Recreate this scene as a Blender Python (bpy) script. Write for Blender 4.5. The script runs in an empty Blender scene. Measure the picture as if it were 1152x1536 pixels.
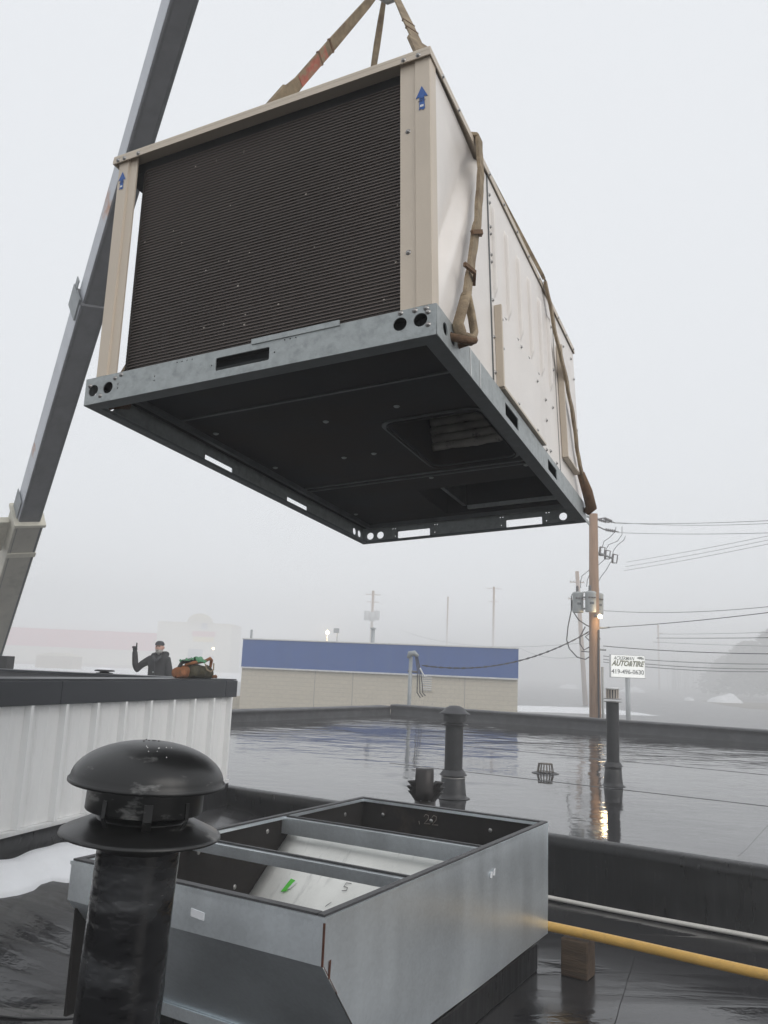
import bpy, bmesh, math, random
from math import sin, cos, pi, radians, sqrt
from mathutils import Vector, Matrix, noise
random.seed(7)
S = bpy.context.scene
COL = S.collection

# ------------------------------------------------------------------ camera
FPX = 1219.0
RWC = Matrix(((0.99910, -0.008035, 0.041651), (-0.042419, -0.189254, 0.981011), (0.0, -0.981895, -0.189425)))
cam = bpy.data.cameras.new('camera')
cam.sensor_fit = 'VERTICAL'; cam.sensor_height = 36; cam.sensor_width = 27
cam.lens = 36 * FPX / 1536; cam.clip_start = 0.05; cam.clip_end = 2000
camo = bpy.data.objects.new('camera', cam); COL.objects.link(camo)
camo.matrix_world = RWC.transposed().to_4x4()
S.camera = camo
S.render.resolution_x = 768; S.render.resolution_y = 1024

# ------------------------------------------------------------------ world, sun, exposure
SUN_EL, SUN_AZ = radians(35), radians(127)
w = bpy.data.worlds.new('World'); S.world = w; w.use_nodes = True
nt = w.node_tree; nt.nodes.clear()
out = nt.nodes.new('ShaderNodeOutputWorld'); bg = nt.nodes.new('ShaderNodeBackground')
sky = nt.nodes.new('ShaderNodeTexSky'); sky.sky_type = 'NISHITA'; sky.sun_disc = False
sky.sun_elevation = SUN_EL; sky.sun_rotation = SUN_AZ; sky.dust_density = 6; sky.air_density = 1.2
mixw = nt.nodes.new('ShaderNodeMixRGB'); mixw.inputs[0].default_value = 0.95
mixw.inputs[2].default_value = (9.05, 9.3, 9.65, 1)      # the even cloud deck under that sky
nt.links.new(sky.outputs[0], mixw.inputs[1]); nt.links.new(mixw.outputs[0], bg.inputs[0])
bg.inputs[1].default_value = 0.098
nt.links.new(bg.outputs[0], out.inputs[0])
sun = bpy.data.lights.new('sun', 'SUN'); sun.energy = 0.9; sun.angle = radians(40); sun.color = (1, .97, .93)
suno = bpy.data.objects.new('sun', sun); COL.objects.link(suno)
suno.rotation_euler = (radians(90) - SUN_EL, 0, -SUN_AZ + pi)
suno.rotation_euler = Vector((-sin(SUN_AZ) * cos(SUN_EL), -cos(SUN_AZ) * cos(SUN_EL), -sin(SUN_EL))).to_track_quat('-Z', 'Y').to_euler()
S.view_settings.view_transform = 'Standard'; S.view_settings.look = 'None'
S.view_settings.exposure = 0; S.view_settings.gamma = 1; S.view_settings.use_curve_mapping = False
try:
    S.cycles.volume_bounces = 4; S.cycles.max_bounces = 8
except Exception: pass

# ------------------------------------------------------------------ helpers
def at(px, py, Y):
    """point at distance Y seen at pixel px,py (1152x1536)"""
    r = RWC.transposed() @ Vector(((px - 576) / FPX, -(py - 768) / FPX, -1)); return r * (Y / r.y)
def atz(px, py, z):
    r = RWC.transposed() @ Vector(((px - 576) / FPX, -(py - 768) / FPX, -1)); return r * (z / r.z)

def tag(o, label=None, cat=None, group=None, kind=None):
    if label: o['label'] = label
    if cat: o['category'] = cat
    if group: o['group'] = group
    if kind: o['kind'] = kind
    return o
def empty(name, label, cat, loc=(0, 0, 0), rz=0, group=None, M=None):
    o = bpy.data.objects.new(name, None); COL.objects.link(o); o.empty_display_size = .2
    if M is not None: o.matrix_world = M
    else: o.location = loc; o.rotation_euler = (0, 0, rz)
    return tag(o, label, cat, group)
def link(name, me, parent=None, loc=None, M=None):
    o = bpy.data.objects.new(name, me); COL.objects.link(o)
    if parent: o.parent = parent
    if loc is not None: o.location = loc
    if M is not None: o.matrix_local = M
    return o
def copy_tree(o, parent=None):
    c = o.copy(); COL.objects.link(c); c.parent = parent
    for ch in o.children: copy_tree(ch, c)
    return c

class MB:
    def __init__(s): s.v = []; s.f = []; s.sm = []
    def add(s, vs, fs, smooth=False, M=None):
        b = len(s.v)
        s.v += [tuple(M @ Vector(q)) if M is not None else tuple(q) for q in vs]
        s.f += [tuple(b + i for i in f) for f in fs]; s.sm += [smooth] * len(fs); return s
    def box(s, x0, x1, y0, y1, z0, z1, M=None):
        vs = [(x, y, z) for z in (z0, z1) for y in (y0, y1) for x in (x0, x1)]
        return s.add(vs, [(0, 2, 3, 1), (4, 5, 7, 6), (0, 1, 5, 4), (2, 6, 7, 3), (0, 4, 6, 2), (1, 3, 7, 5)], False, M)
    def prism(s, pts, z0, z1, M=None):
        n = len(pts)
        vs = [(p[0], p[1], z0) for p in pts] + [(p[0], p[1], z1) for p in pts]
        fs = [tuple(range(n))[::-1], tuple(range(n, 2 * n))] + [(i, (i + 1) % n, n + (i + 1) % n, n + i) for i in range(n)]
        return s.add(vs, fs, False, M)
    def tube(s, pts, r, n=8, cap=True, smooth=True, M=None, flat=None):
        pts = [Vector(p) for p in pts]; rs = r if isinstance(r, (list, tuple)) else [r] * len(pts)
        vs = []; up = None
        for i, p in enumerate(pts):
            d = (pts[min(i + 1, len(pts) - 1)] - pts[max(i - 1, 0)])
            d = d.normalized() if d.length > 1e-9 else Vector((0, 0, 1))
            if up is None:
                up = Vector((0, 0, 1)) if abs(d.z) < .9 else Vector((1, 0, 0))
                if flat is not None: up = Vector(flat)
            a = d.cross(up); a = a.normalized() if a.length > 1e-6 else Vector((1, 0, 0))
            b = a.cross(d).normalized(); up = b
            for k in range(n):
                t = 2 * pi * k / n
                fa, fb = (1, 1)
                if isinstance(rs[i], (list, tuple)): fa, fb = rs[i]
                else: fa = fb = rs[i]
                vs.append(tuple(p + a * cos(t) * fa + b * sin(t) * fb))
        fs = []
        for i in range(len(pts) - 1):
            for k in range(n):
                k2 = (k + 1) % n; fs.append((i * n + k, i * n + k2, (i + 1) * n + k2, (i + 1) * n + k))
        if cap:
            fs.append(tuple(range(n))[::-1]); fs.append(tuple((len(pts) - 1) * n + k for k in range(n)))
        return s.add(vs, fs, smooth, M)
    def lathe(s, prof, n=32, M=None, smooth=True):
        vs = []
        for r, z in prof:
            for k in range(n): vs.append((r * cos(2 * pi * k / n), r * sin(2 * pi * k / n), z))
        fs = []
        for i in range(len(prof) - 1):
            for k in range(n):
                k2 = (k + 1) % n; fs.append((i * n + k, i * n + k2, (i + 1) * n + k2, (i + 1) * n + k))
        return s.add(vs, fs, smooth, M)
    def grid(s, fn, nu, nv, smooth=True):
        vs = [fn(i / nu, j / nv) for j in range(nv + 1) for i in range(nu + 1)]
        fs = [(j * (nu + 1) + i, j * (nu + 1) + i + 1, (j + 1) * (nu + 1) + i + 1, (j + 1) * (nu + 1) + i) for j in range(nv) for i in range(nu)]
        return s.add(vs, fs, smooth)
    def mesh(s, name, m):
        me = bpy.data.meshes.new(name); me.from_pydata(s.v, [], s.f)
        me.polygons.foreach_set('use_smooth', s.sm); me.materials.append(m); me.update(); return me
    def build(s, name, m, parent=None, M=None, bevel=0, solid=0, angle=None, sub=0):
        o = link(name, s.mesh(name, m), parent, M=M)
        if solid:
            md = o.modifiers.new('solid', 'SOLIDIFY'); md.thickness = solid; md.offset = 0
        if bevel:
            md = o.modifiers.new('bevel', 'BEVEL'); md.width = bevel; md.segments = 2; md.limit_method = 'ANGLE'; md.angle_limit = radians(40)
        if sub:
            md = o.modifiers.new('sub', 'SUBSURF'); md.levels = sub; md.render_levels = sub
        return o

def plate_mesh(name, outline, holes, t, m, M):
    """flat sheet with real cut-outs; outline in XY, thickness +-t/2, moved by M"""
    cu = bpy.data.curves.new(name, 'CURVE'); cu.dimensions = '2D'; cu.fill_mode = 'BOTH'; cu.extrude = t / 2
    for ring in [outline] + list(holes):
        sp = cu.splines.new('POLY'); sp.points.add(len(ring) - 1)
        for q, p in zip(sp.points, ring): q.co = (p[0], p[1], 0, 1)
        sp.use_cyclic_u = True
    o = bpy.data.objects.new(name, cu); COL.objects.link(o)
    bpy.context.view_layer.update()
    me = bpy.data.meshes.new_from_object(o.evaluated_get(bpy.context.evaluated_depsgraph_get()))
    bpy.data.objects.remove(o); bpy.data.curves.remove(cu)
    me.transform(M); me.materials.clear(); me.materials.append(m); return me
def rect(x0, x1, y0, y1, r=0, n=4):
    if not r: return [(x0, y0), (x1, y0), (x1, y1), (x0, y1)]
    pts = []
    for cx_, cy_, a0 in ((x1 - r, y0 + r, -90), (x1 - r, y1 - r, 0), (x0 + r, y1 - r, 90), (x0 + r, y0 + r, 180)):
        for k in range(n + 1):
            a = radians(a0 + 90 * k / n); pts.append((cx_ + r * cos(a), cy_ + r * sin(a)))
    return pts
def circ(x, y, r, n=20): return [(x + r * cos(2 * pi * k / n), y + r * sin(2 * pi * k / n)) for k in range(n)]
def text_mesh(name, body, size, m, depth=.004, shear=0, bold=0, spacing=1.0):
    cu = bpy.data.curves.new(name, 'FONT'); cu.body = body; cu.size = size; cu.extrude = depth; cu.align_x = 'CENTER'
    cu.shear = shear; cu.offset = bold; cu.space_character = spacing
    o = bpy.data.objects.new(name, cu); COL.objects.link(o); bpy.context.view_layer.update()
    me = bpy.data.meshes.new_from_object(o.evaluated_get(bpy.context.evaluated_depsgraph_get()))
    bpy.data.objects.remove(o); me.materials.clear(); me.materials.append(m); return me
def frame(o, x, y, z):
    M = Matrix.Identity(4)
    for i, a in enumerate((x, y, z)):
        for r in range(3): M[r][i] = a[r]
    for r in range(3): M[r][3] = o[r]
    return M

# ------------------------------------------------------------------ materials
def mat(name, col, rough=.6, metal=0, var=.15, vscale=6, bump=0, bscale=40, rvar=0, coat=0, stretch=(1, 1, 1), spec=.5, ior=None, em=None, ems=0, trans=0):
    m = bpy.data.materials.new(name); m.use_nodes = True; nt = m.node_tree; N = nt.nodes; L = nt.links
    b = N['Principled BSDF']; b.inputs['Roughness'].default_value = rough; b.inputs['Metallic'].default_value = metal
    b.inputs['Specular IOR Level'].default_value = spec
    if ior: b.inputs['IOR'].default_value = ior
    if coat: b.inputs['Coat Weight'].default_value = coat; b.inputs['Coat Roughness'].default_value = .12
    if trans: b.inputs['Transmission Weight'].default_value = trans
    if em: b.inputs['Emission Color'].default_value = (*em, 1); b.inputs['Emission Strength'].default_value = ems
    tc = N.new('ShaderNodeTexCoord'); mp = N.new('ShaderNodeMapping'); mp.inputs['Scale'].default_value = stretch
    L.new(tc.outputs['Object'], mp.inputs[0])
    n1 = N.new('ShaderNodeTexNoise'); n1.inputs['Scale'].default_value = vscale; n1.inputs['Detail'].default_value = 6; n1.inputs['Roughness'].default_value = .6
    L.new(mp.outputs[0], n1.inputs[0])
    mr = N.new('ShaderNodeMapRange'); mr.inputs[1].default_value = .3; mr.inputs[2].default_value = .7
    mr.inputs[3].default_value = 1 - var; mr.inputs[4].default_value = 1 + var
    L.new(n1.outputs[0], mr.inputs[0])
    mx = N.new('ShaderNodeVectorMath'); mx.operation = 'SCALE'; mx.inputs[0].default_value = col
    L.new(mr.outputs[0], mx.inputs['Scale']); L.new(mx.outputs[0], b.inputs['Base Color'])
    if rvar:
        r2 = N.new('ShaderNodeMapRange'); r2.inputs[1].default_value = .3; r2.inputs[2].default_value = .7
        r2.inputs[3].default_value = max(.02, rough - rvar); r2.inputs[4].default_value = rough + rvar
        n3 = N.new('ShaderNodeTexNoise'); n3.inputs['Scale'].default_value = vscale * 1.7; n3.inputs['Detail'].default_value = 5
        L.new(mp.outputs[0], n3.inputs[0]); L.new(n3.outputs[0], r2.inputs[0]); L.new(r2.outputs[0], b.inputs['Roughness'])
    if bump:
        bp = N.new('ShaderNodeBump'); bp.inputs['Strength'].default_value = 1; bp.inputs['Distance'].default_value = bump
        n2 = N.new('ShaderNodeTexNoise'); n2.inputs['Scale'].default_value = bscale; n2.inputs['Detail'].default_value = 4
        L.new(mp.outputs[0], n2.inputs[0]); L.new(n2.outputs[0], bp.inputs['Height']); L.new(bp.outputs[0], b.inputs['Normal'])
    return m
def nodes(m): return m.node_tree.nodes, m.node_tree.links, m.node_tree.nodes['Principled BSDF']
def stains(m, col, scale, lo, hi, stretch=(1, 1, 1), rough=None, detail=8):
    """mix worn patches of another colour into a material"""
    N, L, b = nodes(m)
    src = b.inputs['Base Color'].links[0].from_socket
    tc = N.new('ShaderNodeTexCoord'); mp = N.new('ShaderNodeMapping'); mp.inputs['Scale'].default_value = stretch; mp.inputs['Location'].default_value = (3.1, 7.7, 1.9)
    n = N.new('ShaderNodeTexNoise'); n.inputs['Scale'].default_value = scale; n.inputs['Detail'].default_value = detail; n.inputs['Roughness'].default_value = .65 if detail > 4 else .5
    mr = N.new('ShaderNodeMapRange'); mr.inputs[1].default_value = lo; mr.inputs[2].default_value = hi
    mx = N.new('ShaderNodeMixRGB'); mx.inputs[2].default_value = (*col, 1)
    L.new(tc.outputs['Object'], mp.inputs[0]); L.new(mp.outputs[0], n.inputs[0]); L.new(n.outputs[0], mr.inputs[0])
    L.new(mr.outputs[0], mx.inputs[0]); L.new(src, mx.inputs[1]); L.new(mx.outputs[0], b.inputs['Base Color'])
    if rough is not None:
        r0 = b.inputs['Roughness'].default_value
        r = N.new('ShaderNodeMapRange'); r.inputs[3].default_value = r0; r.inputs[4].default_value = rough
        L.new(mr.outputs[0], r.inputs[0]); L.new(r.outputs[0], b.inputs['Roughness'])
    return m

def galvanised(name, col, r0, r1, metal):
    # zinc spangle, long soft run-off streaks, a little dirt
    m = bpy.data.materials.new(name); m.use_nodes = True; N, L, b = nodes(m)
    b.inputs['Metallic'].default_value = metal
    tc = N.new('ShaderNodeTexCoord')
    vo = N.new('ShaderNodeTexVoronoi'); vo.inputs['Scale'].default_value = 75; L.new(tc.outputs['Object'], vo.inputs[0])
    sp = N.new('ShaderNodeSeparateXYZ'); L.new(vo.outputs['Color'], sp.inputs[0])
    mp = N.new('ShaderNodeMapping'); mp.inputs['Scale'].default_value = (3.2, 3.2, .5); L.new(tc.outputs['Object'], mp.inputs[0])
    st_ = N.new('ShaderNodeTexNoise'); st_.inputs['Scale'].default_value = 2.2; st_.inputs['Detail'].default_value = 5; L.new(mp.outputs[0], st_.inputs[0])
    cl = N.new('ShaderNodeTexNoise'); cl.inputs['Scale'].default_value = 1.4; cl.inputs['Detail'].default_value = 3; L.new(tc.outputs['Object'], cl.inputs[0])
    def lin(sock, k, c):
        q = N.new('ShaderNodeMath'); q.operation = 'MULTIPLY_ADD'; q.inputs[1].default_value = k; q.inputs[2].default_value = c; L.new(sock, q.inputs[0]); return q.outputs[0]
    def add(a, b_):
        q = N.new('ShaderNodeMath'); q.operation = 'ADD'; L.new(a, q.inputs[0]); L.new(b_, q.inputs[1]); return q.outputs[0]
    f = add(add(lin(sp.outputs[0], .07, -.035), lin(st_.outputs[0], .26, -.13)), lin(cl.outputs[0], .5, .75))
    mx = N.new('ShaderNodeVectorMath'); mx.operation = 'SCALE'; mx.inputs[0].default_value = col; L.new(f, mx.inputs['Scale']); L.new(mx.outputs[0], b.inputs['Base Color'])
    L.new(add(lin(st_.outputs[0], (r1 - r0) * .9, r0), lin(cl.outputs[0], .12, -.06)), b.inputs['Roughness'])
    return m
galv = galvanised('galvanised_steel', (.80, .85, .88), .27, .42, .8)
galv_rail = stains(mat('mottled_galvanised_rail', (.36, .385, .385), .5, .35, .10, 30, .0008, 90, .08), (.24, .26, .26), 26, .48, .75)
flange_m = mat('shaded_flange_steel', (.16, .175, .18), .6, .25, .12, 18, .0006, 70)  # same rail steel, with the shade of its underside put into the colour
galv_bright = stains(mat('bright_new_galvanised', (.84, .84, .80), .5, .35, .07, 5, .0004, 40, .08), (.45, .45, .43), 3, .58, .8, (1, 4, 1))
galv_dark = mat('dark_steel', (.14, .15, .155), .5, .6, .2, 12, .0005, 60)  # plain dark steel for ledges, seams, welds and plates
beige = stains(mat('beige_paint', (.60, .515, .415), .42, 0, .05, 3, .0004, 180, .06), (.48, .42, .34), 2.2, .6, .9, (1, 1, .3))
beige_side = stains(mat('pale_beige_panel_paint', (.80, .755, .71), .38, 0, .06, 3, .0005, 160, .08), (.64, .58, .52), 1.8, .55, .95, (1, 1, .3))
pan_m = stains(mat('dark_base_pan', (.013, .016, .020), .8, .0, .2, 4, .0006, 40), (.020, .012, .009), 1.3, .45, .7)  # near-black: the shadow under the unit is painted into the pan colour
black_band = mat('coil_top_shade_black', (.012, .012, .013), .7)  # black that stands in for the shadow beneath the top cover
screw_m = mat('screw_steel', (.35, .34, .33), .35, .9)
rubber = mat('dark_rubber', (.02, .02, .02), .7)
blue_st = mat('blue_sticker', (.02, .10, .36), .4, 0, .1)
white_pl = mat('white_print', (.75, .76, .78), .5)
sling_m = stains(mat('tan_webbing', (.30, .235, .155), .9, 0, .3, 25, .003, 130), (.16, .11, .07), 9, .45, .7)
sling_d = mat('brown_webbing_loop', (.16, .095, .055), .9, 0, .3, 25, .003, 120)
red_pr = stains(mat('faded_red_print', (.42, .14, .10), .9, 0, .3, 30), (.30, .235, .155), 28, .45, .6)
foam = stains(mat('dirty_foam_insulation', (.34, .32, .29), .95, 0, .25, 12, .004, 60), (.05, .05, .05), 20, .58, .7)

# coil fins: dark, brownish, with fine vertical fins and a few bent bright ones
fin = mat('coil_fins', (.020, .0135, .0105), .6, .1, .15, 8)
N, L, b = nodes(fin)
tc = N.new('ShaderNodeTexCoord')
vo = N.new('ShaderNodeTexVoronoi'); vo.inputs['Scale'].default_value = 24; vo.inputs['Randomness'].default_value = 1
mpv = N.new('ShaderNodeMapping'); mpv.inputs['Scale'].default_value = (1, 1, .8); L.new(tc.outputs['Object'], mpv.inputs[0]); L.new(mpv.outputs[0], vo.inputs[0])
lt = N.new('ShaderNodeMath'); lt.operation = 'LESS_THAN'; lt.inputs[1].default_value = .095; L.new(vo.outputs['Distance'], lt.inputs[0])
gt = N.new('ShaderNodeMath'); gt.operation = 'GREATER_THAN'; gt.inputs[1].default_value = .70
sx = N.new('ShaderNodeSeparateXYZ'); L.new(vo.outputs['Color'], sx.inputs[0]); L.new(sx.outputs[0], gt.inputs[0])
ml = N.new('ShaderNodeMath'); ml.operation = 'MULTIPLY'; L.new(lt.outputs[0], ml.inputs[0]); L.new(gt.outputs[0], ml.inputs[1])
mx = N.new('ShaderNodeMixRGB'); mx.inputs[2].default_value = (.42, .38, .33, 1)
src = b.inputs['Base Color'].links[0].from_socket
L.new(ml.outputs[0], mx.inputs[0]); L.new(src, mx.inputs[1]); L.new(mx.outputs[0], b.inputs['Base Color'])
tube_m = mat('coil_tube_edges', (.135, .11, .095), .5, .3, .2, 1.5)

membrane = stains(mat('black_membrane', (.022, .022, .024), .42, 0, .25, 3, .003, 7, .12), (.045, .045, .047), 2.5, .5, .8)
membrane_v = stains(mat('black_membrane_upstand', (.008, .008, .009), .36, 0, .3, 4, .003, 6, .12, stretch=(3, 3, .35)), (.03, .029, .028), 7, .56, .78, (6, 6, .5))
parapet_m = stains(mat('grey_black_parapet_membrane', (.045, .046, .05), .5, 0, .25, 3, .006, 5, .1), (.085, .085, .088), 4, .5, .8)

def wet(name, rippled):
    m = bpy.data.materials.new(name); m.use_nodes = True; nt = m.node_tree; N = nt.nodes; L = nt.links; b = N['Principled BSDF']
    tc = N.new('ShaderNodeTexCoord')
    b.inputs['IOR'].default_value = 1.9 if rippled else 1.5; b.inputs['Specular IOR Level'].default_value = .5
    def nz(scale, detail, stretch=(1, 1, 1), rot=0, dist=0, loc=(0, 0, 0)):
        mp = N.new('ShaderNodeMapping'); mp.inputs['Rotation'].default_value = (0, 0, rot); mp.inputs['Scale'].default_value = stretch; mp.inputs['Location'].default_value = loc
        n = N.new('ShaderNodeTexNoise'); n.inputs['Scale'].default_value = scale; n.inputs['Detail'].default_value = detail; n.inputs['Distortion'].default_value = dist
        L.new(tc.outputs['Object'], mp.inputs[0]); L.new(mp.outputs[0], n.inputs[0]); return n.outputs[0]
    def mr(sock, a, b_, c, d):
        r = N.new('ShaderNodeMapRange'); r.inputs[1].default_value = a; r.inputs[2].default_value = b_; r.inputs[3].default_value = c; r.inputs[4].default_value = d
        L.new(sock, r.inputs[0]); return r.outputs[0]
    def math_(op, a, b_=None, v=None):
        q = N.new('ShaderNodeMath'); q.operation = op; L.new(a, q.inputs[0])
        if b_ is not None: L.new(b_, q.inputs[1])
        if v is not None: q.inputs[1].default_value = v
        return q.outputs[0]
    ANG = radians(-32.4)
    colr = N.new('ShaderNodeValToRGB'); colr.color_ramp.elements[0].color = (.014, .014, .016, 1); colr.color_ramp.elements[1].color = (.035, .034, .035, 1)
    L.new(nz(1.4, 8), colr.inputs[0]); L.new(colr.outputs[0], b.inputs['Base Color'])
    if rippled:
        # long low ripples driven over the ponded water, strongest towards the far parapet
        sep = N.new('ShaderNodeSeparateXYZ'); mp = N.new('ShaderNodeMapping'); mp.inputs['Rotation'].default_value = (0, 0, -ANG)
        L.new(tc.outputs['Object'], mp.inputs[0]); L.new(mp.outputs[0], sep.inputs[0])
        far = mr(sep.outputs[1], 8.5, 16.5, .10, 1.0)
        patch = mr(nz(.5, 3, loc=(4, 2, 0)), .42, .62, .15, 1)
        amp = math_('MULTIPLY', far, patch)
        rip = nz(1.9, 3, (.55, 1.9, 1), -ANG - .1, .5)
        rip = math_('MULTIPLY', rip, amp)
        h = math_('MULTIPLY', rip, v=.034)
        small = math_('MULTIPLY', nz(7, 4, (1, 1, 1), .4, .4), v=.0016)
        h = math_('ADD', h, small)
        big = math_('MULTIPLY', nz(.9, 2, (1, 1.6, 1), -ANG), v=.004)
        h = math_('ADD', h, big)
        b.inputs['Roughness'].default_value = .04
        dry = mr(nz(1.1, 7, (1, 1.4, 1), loc=(9, 3, 0)), .60, .70, 0, 1)
        L.new(mr(dry, 0, 1, .035, .17), b.inputs['Roughness'])
    else:
        st = nz(1.7, 3, (.35, 2.0, 1), -ANG, .5, (2.3, 5.1, 0))
        wetm = mr(st, .44, .58, 0, 1)
        L.new(mr(wetm, 0, 1, .05, .24), b.inputs['Roughness'])
        h = math_('ADD', math_('MULTIPLY', nz(1.8, 3, (1, 1.5, 1), -ANG, .3), v=.005), math_('MULTIPLY', nz(40, 3), v=.0006))
        h = math_('ADD', h, math_('MULTIPLY', wetm, v=.0015))
    bp = N.new('ShaderNodeBump'); bp.inputs['Distance'].default_value = 1; bp.inputs['Strength'].default_value = 1
    L.new(h, bp.inputs['Height']); L.new(bp.outputs[0], b.inputs['Normal'])
    return m
wet_upper = wet('ponded_water_on_membrane', True)
wet_lower = wet('wet_membrane', False)

snow_m = mat('snow', (.84, .85, .87), .7, 0, .04, 3, .01, 12)
siding_m = stains(mat('white_ribbed_siding', (.84, .84, .83), .35, 0, .05, 1.3, .004, 2.2, .06, stretch=(1, 1, .4)), (.66, .66, .65), 2.2, .52, .85, (2, 2, .35))
white_trim = mat('white_trim', (.72, .72, .71), .4)
fascia_m = mat('dark_slate_fascia', (.020, .023, .029), .4, 0, .1, 2)
black_paint = stains(mat('black_vent_paint', (.008, .008, .008), .33, .0, .3, 6, .0015, 9, .08), (.20, .20, .195), 8, .58, .72, (1, 1, 3), .5, detail=5)
tar = stains(mat('black_tarred_pipe', (.006, .006, .007), .16, 0, .3, 7, .022, 4, .1, stretch=(1, 1, 1.6)), (.06, .062, .066), 4.5, .5, .8, (1, 1, 2.8), .38, detail=3)
grey_pipe = mat('dull_black_pipe', (.028, .028, .03), .45, 0, .3, 8, .002, 20, .1)
insul_blk = stains(mat('black_duct_liner', (.011, .0085, .0075), .95, 0, .3, 6, .004, 9), (.05, .036, .028), 4, .6, .8)
cap_rub = mat('gasket_tape', (.035, .035, .037), .5, .1, .3, 14, .001, 60)
yellow_m = stains(mat('yellow_pipe_paint', (.62, .37, .09), .42, 0, .08, 14, .0025, 70), (.45, .27, .09), 12, .55, .75)
white_pipe = mat('white_pipe_paint', (.72, .69, .64), .35, 0, .06, 8, .001, 40)
wood_m = stains(mat('weathered_timber', (.085, .055, .033), .7, 0, .35, 5, .004, 18, stretch=(1, 8, 8)), (.05, .035, .025), 5, .5, .7, (1, 6, 6))
green_tape = mat('green_tape', (.10, .62, .05), .5)
ink = mat('black_ink', (.02, .02, .02), .7)
chalk = mat('chalk', (.34, .30, .26), .9)
rust = mat('rust', (.085, .028, .014), .9, 0, .4, 40)
pole_m = stains(mat('treated_pole_timber', (.33, .205, .13), .85, 0, .15, 4, .004, 20, stretch=(6, 6, .4)), (.14, .09, .06), 3, .5, .8, (5, 5, .4))
steel_grey = mat('grey_equipment_steel', (.32, .34, .35), .5, .3, .12)
trans_m = mat('transformer_grey_paint', (.42, .44, .44), .5, .1, .1)
wire_m = mat('cable_black', (.035, .035, .04), .6)
wire_l = mat('fog_pale_wire', (.19, .195, .20), .6, .2)  # paler than the cable black: fading by fog is put into the colour
porcel = mat('insulator_brown_grey', (.12, .11, .11), .4)
boom_dk = stains(mat('crane_boom_grey', (.125, .127, .136), .5, 0, .18, 3, .003, 5, .1), (.15, .15, .16), 2.0, .5, .8, (3, 3, .5))
boom_wh = stains(mat('crane_boom_lit_side_white', (.60, .62, .66), .4, 0, .1, 2), (.50, .22, .10), .9, .60, .68)  # light falling on the boom side is put into this pale colour
boom_bg = stains(mat('crane_boom_beige', (.42, .395, .34), .5, 0, .12, 2), (.28, .26, .22), 3, .55, .8)
boom_cream = mat('crane_cream_paint', (.60, .57, .48), .5)
lamp_em = mat('lamp_glow', (1, .9, .7), .5, em=(1.0, .78, .45), ems=10)

# ------------------------------------------------------------------ the ground, road, snow
def gz(x, y):
    t = min(1, max(0, (y - 60) / 160)); t = t * t * (3 - 2 * t); return -4.2 + .3 * t
asph = stains(mat('wet_asphalt', (.07, .07, .072), .35, 0, .25, .3, .01, 4), (.12, .115, .11), .15, .45, .7)
g = MB(); g.grid(lambda u, v: (-500 + 1000 * u, -28 + 646 * v, gz(0, -28 + 646 * v) ), 20, 60)
tag(g.build('ground', asph), kind='structure')
verge = mat('brown_winter_grass', (.13, .11, .075), .95, 0, .3, .8, .03, 5)
def patch(name, pts, m, dz, n=24, lump=0, seed=0):
    """uneven-edged sheet or low heap lying on the ground"""
    c = Vector((sum(p[0] for p in pts) / len(pts), sum(p[1] for p in pts) / len(pts)))
    ring = []
    for i in range(len(pts)):
        a, b_ = Vector(pts[i]), Vector(pts[(i + 1) % len(pts)])
        for k in range(8):
            q = a.lerp(b_, k / 8); nn = noise.noise(Vector((q.x * .35, q.y * .35, seed))); d = (q - c) * (1 + .10 * nn); ring.append(c + d)
    mb = MB(); R_ = 8; vs = []
    for j in range(R_ + 1):
        t = j / R_
        for q in ring:
            p = c.lerp(q, t); h = lump * (1 - t ** 3) ** .8 * (.6 + .5 * noise.noise(Vector((p.x * .5, p.y * .5, seed + 5))))
            vs.append((p.x, p.y, gz(p.x, p.y) + dz + (h if t < 1 else -.02)))
    n_ = len(ring); fs = [(j * n_ + i, j * n_ + (i + 1) % n_, (j + 1) * n_ + (i + 1) % n_, (j + 1) * n_ + i) for j in range(R_) for i in range(n_)]
    mb.add(vs, fs, True); return mb.build(name, m)
tag(patch('snow', [(-220, 170), (-56, 165), (-16, 180), (-22, 318), (-220, 318)], snow_m, .02, lump=.15), kind='structure')
tag(patch('snow', [(-20, 44), (-8.2, 46), (-9, 90), (-22, 95)], snow_m, .03, lump=.5, seed=3), kind='structure')
tag(patch('snow', [(12, 95), (34, 100), (32, 116), (14, 110)], snow_m, .02, lump=.3, seed=5), kind='structure')
tag(patch('grass_verge', [(62, 140), (140, 125), (150, 190), (72, 185)], verge, .02, lump=.1, seed=8), kind='structure')
def heap(px0, px1, py, Y, h, label, seed):
    a, b_ = at(px0, py, Y), at(px1, py, Y); cx_ = (a.x + b_.x) / 2; rx = (b_.x - a.x) / 2
    pts = [(cx_ + rx * cos(k * pi / 5), Y + rx * .8 * sin(k * pi / 5)) for k in range(10)]
    o = patch('snow_pile', pts, snow_m, .0, lump=h, seed=seed)
    tag(o, label, 'snow pile', 'ploughed snow piles across the lot')
heap(1060, 1115, 1050, 175, 2.0, 'larger ploughed snow pile beside the dark evergreen at right', 11)
heap(1026, 1042, 1046, 180, 1.0, 'small low snow heap left of the big ploughed pile', 12)
heap(928, 968, 1032, 260, 2.2, 'far snow bank seen under the white shop sign', 13)
heap(838, 870, 1018, 280, 2.2, 'far snow bank seen left of the timber utility pole', 14)

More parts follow.
